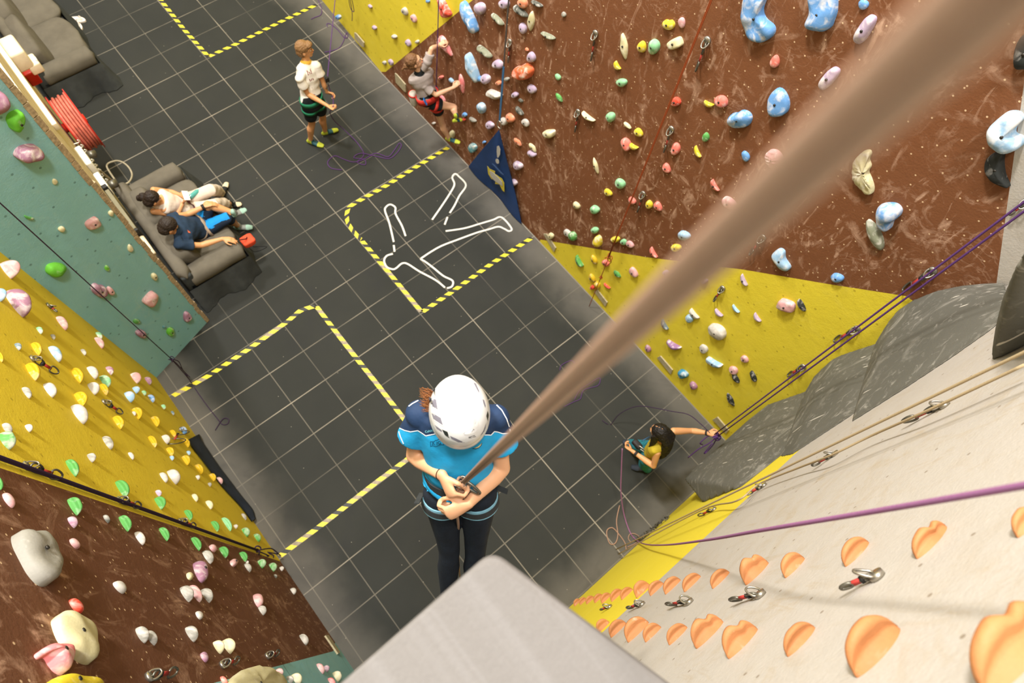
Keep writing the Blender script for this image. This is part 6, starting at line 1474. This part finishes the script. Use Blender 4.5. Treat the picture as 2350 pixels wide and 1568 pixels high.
# ---------------------------------------------------------------- what each hold looks like and what it stands beside
LM = [((1630, 200), 'the doubled orange rope'), ((1150, 190), 'the grey hanging strap'), ((1140, 420), 'the navy banner'), ((1000, 190), 'the climbing child'), ((1215, 25), 'the top picture edge'), ((1830, 10), 'the wavy blue holds'),
      ((1980, 395), 'the ribbed cream hold'), ((2300, 300), 'the forked pale blue hold'), ((2036, 498), 'the notched blue hold'), ((1395, 640), 'the orange rope knot'), ((1643, 763), 'the big white hold'), ((1675, 918), 'the black leaf hold'),
      ((130, 622), 'the lime bowl hold'), ((38, 280), 'the lime mitten hold'), ((340, 760), 'the purple rope'), ((45, 690), 'the big mauve hold'), ((190, 945), 'the tallest white hold'), ((15, 1005), 'the big green hold'),
      ((500, 1090), 'the slumped navy banner'), ((600, 1265), 'the dark rope knot'), ((88, 1278), 'the grey boulder hold'), ((175, 1460), 'the slanting cream hold'), ((590, 1550), 'the big domed cream hold'), ((370, 1550), 'the bottommost quickdraw'), ((440, 1355), 'the grey and pink trio'),
      ((870, 90), 'the grey board'), ((250, 1150), 'the doubled dark rope'), ((290, 870), 'the thin black rope'), ((760, 1480), 'the bare board'), ((1198, 160), 'the notched orange hold'), ((1498, 108), 'the large mint hold'), ((1695, 275), 'the heart shaped blue hold'), ((1784, 238), 'the big upright blue hold'),
      ((1260, 555), 'the border board'), ((1528, 838), 'the middle bare board'), ((1075, 155), 'the two long blue bar holds'), ((1775, 368), 'the pink ribbed hold'), ((1432, 105), 'the tall cream leaf hold'), ((1480, 470), 'the lowest orange rope quickdraw'), ((1570, 542), 'the big blurred rope')]
seen_lab = set(); cnt = {}
def dirw(dx, dy):
    a = math.degrees(math.atan2(-dy, dx)) % 360
    return ['right of', 'above right of', 'above', 'above left of', 'left of', 'below left of', 'below', 'below right of'][int(((a+22.5) % 360)//45)]
def nw(s): return len(s.replace('-', ' ').split())
SZ = lambda r: 'tiny' if r < .022 else 'small' if r < .042 else '' if r < .085 else 'large'
desc = []
for o, wk, x, y, col, shape, size in HOLDS:
    d = ' '.join(t for t in (SZ(size) if 'large' not in shape and 'big' not in shape else '', WORD.get(col, col) if 'red and white' not in shape else '', shape, 'hold') if t)
    desc.append(d + ' ' + WALLNAME[wk])
for i, (o, wk, x, y, col, shape, size) in enumerate(HOLDS):
    o['category'] = 'climbing hold'; o['group'] = 'climbing holds ' + WALLNAME[wk]
    if wk in 'WO':
        continue
    d = desc[i]; near = sorted(LM, key=lambda m: (m[0][0]-x)**2+(m[0][1]-y)**2); lab = None
    if desc.count(d) == 1 and nw(d) >= 4: lab = d
    cands = [m for m in near if 22 < math.hypot(m[0][0]-x, m[0][1]-y) < 330][:5]
    if not lab:
        for m in cands:
            t = d + ', ' + dirw(x-m[0][0], y-m[0][1]) + ' ' + m[1]
            twins = [j for j, h in enumerate(HOLDS) if desc[j] == d and dirw(h[2]-m[0][0], h[3]-m[0][1]) == dirw(x-m[0][0], y-m[0][1]) and math.hypot(h[2]-m[0][0], h[3]-m[0][1]) < 330]
            if len(twins) == 1 and t not in seen_lab and nw(t) <= 16: lab = t; break
    if not lab:                               # order among its twins, nearest the landmark first
        m = cands[0] if cands else near[0]; q = dirw(x-m[0][0], y-m[0][1])
        tw = sorted([j for j, h in enumerate(HOLDS) if desc[j] == d and dirw(h[2]-m[0][0], h[3]-m[0][1]) == q], key=lambda j: math.hypot(HOLDS[j][2]-m[0][0], HOLDS[j][3]-m[0][1]))
        k = tw.index(i); lab = ['nearest ', 'second nearest ', 'third nearest ', 'fourth nearest ', 'fifth nearest ', 'sixth nearest ', 'seventh nearest '][min(k, 6)] + d + ', ' + q + ' ' + m[1]
    seen_lab.add(lab); o['label'] = lab
# the orange jugs follow two plumb rows
ORD = ['nearest', 'second', 'third', 'fourth', 'fifth', 'sixth', 'seventh', 'eighth', 'ninth', 'tenth', 'eleventh', 'twelfth', 'thirteenth', 'fourteenth', 'fifteenth', 'sixteenth', 'seventeenth', 'eighteenth']
hs = [h for h in HOLDS if h[1] in 'WO']; up = sorted([h for h in hs if h[3] < 1400], key=lambda h: -h[2]); lo = sorted([h for h in hs if h[3] >= 1400], key=lambda h: -h[2])
for nm, row in (('upper', up), ('lower', lo)):
    for k, h in enumerate(row):
        kind = '' if h[5] in ('curved', 'half hidden') else h[5]+' '
        pos = ORD[k] if k == 0 else ORD[k]+' nearest'
        h[0]['label'] = 'orange %shold, %s in the %s row climbing the %s wall' % (kind, pos, nm, 'cream' if h[1] == 'W' else 'yellow and cream')
bpy.context.view_layer.update()
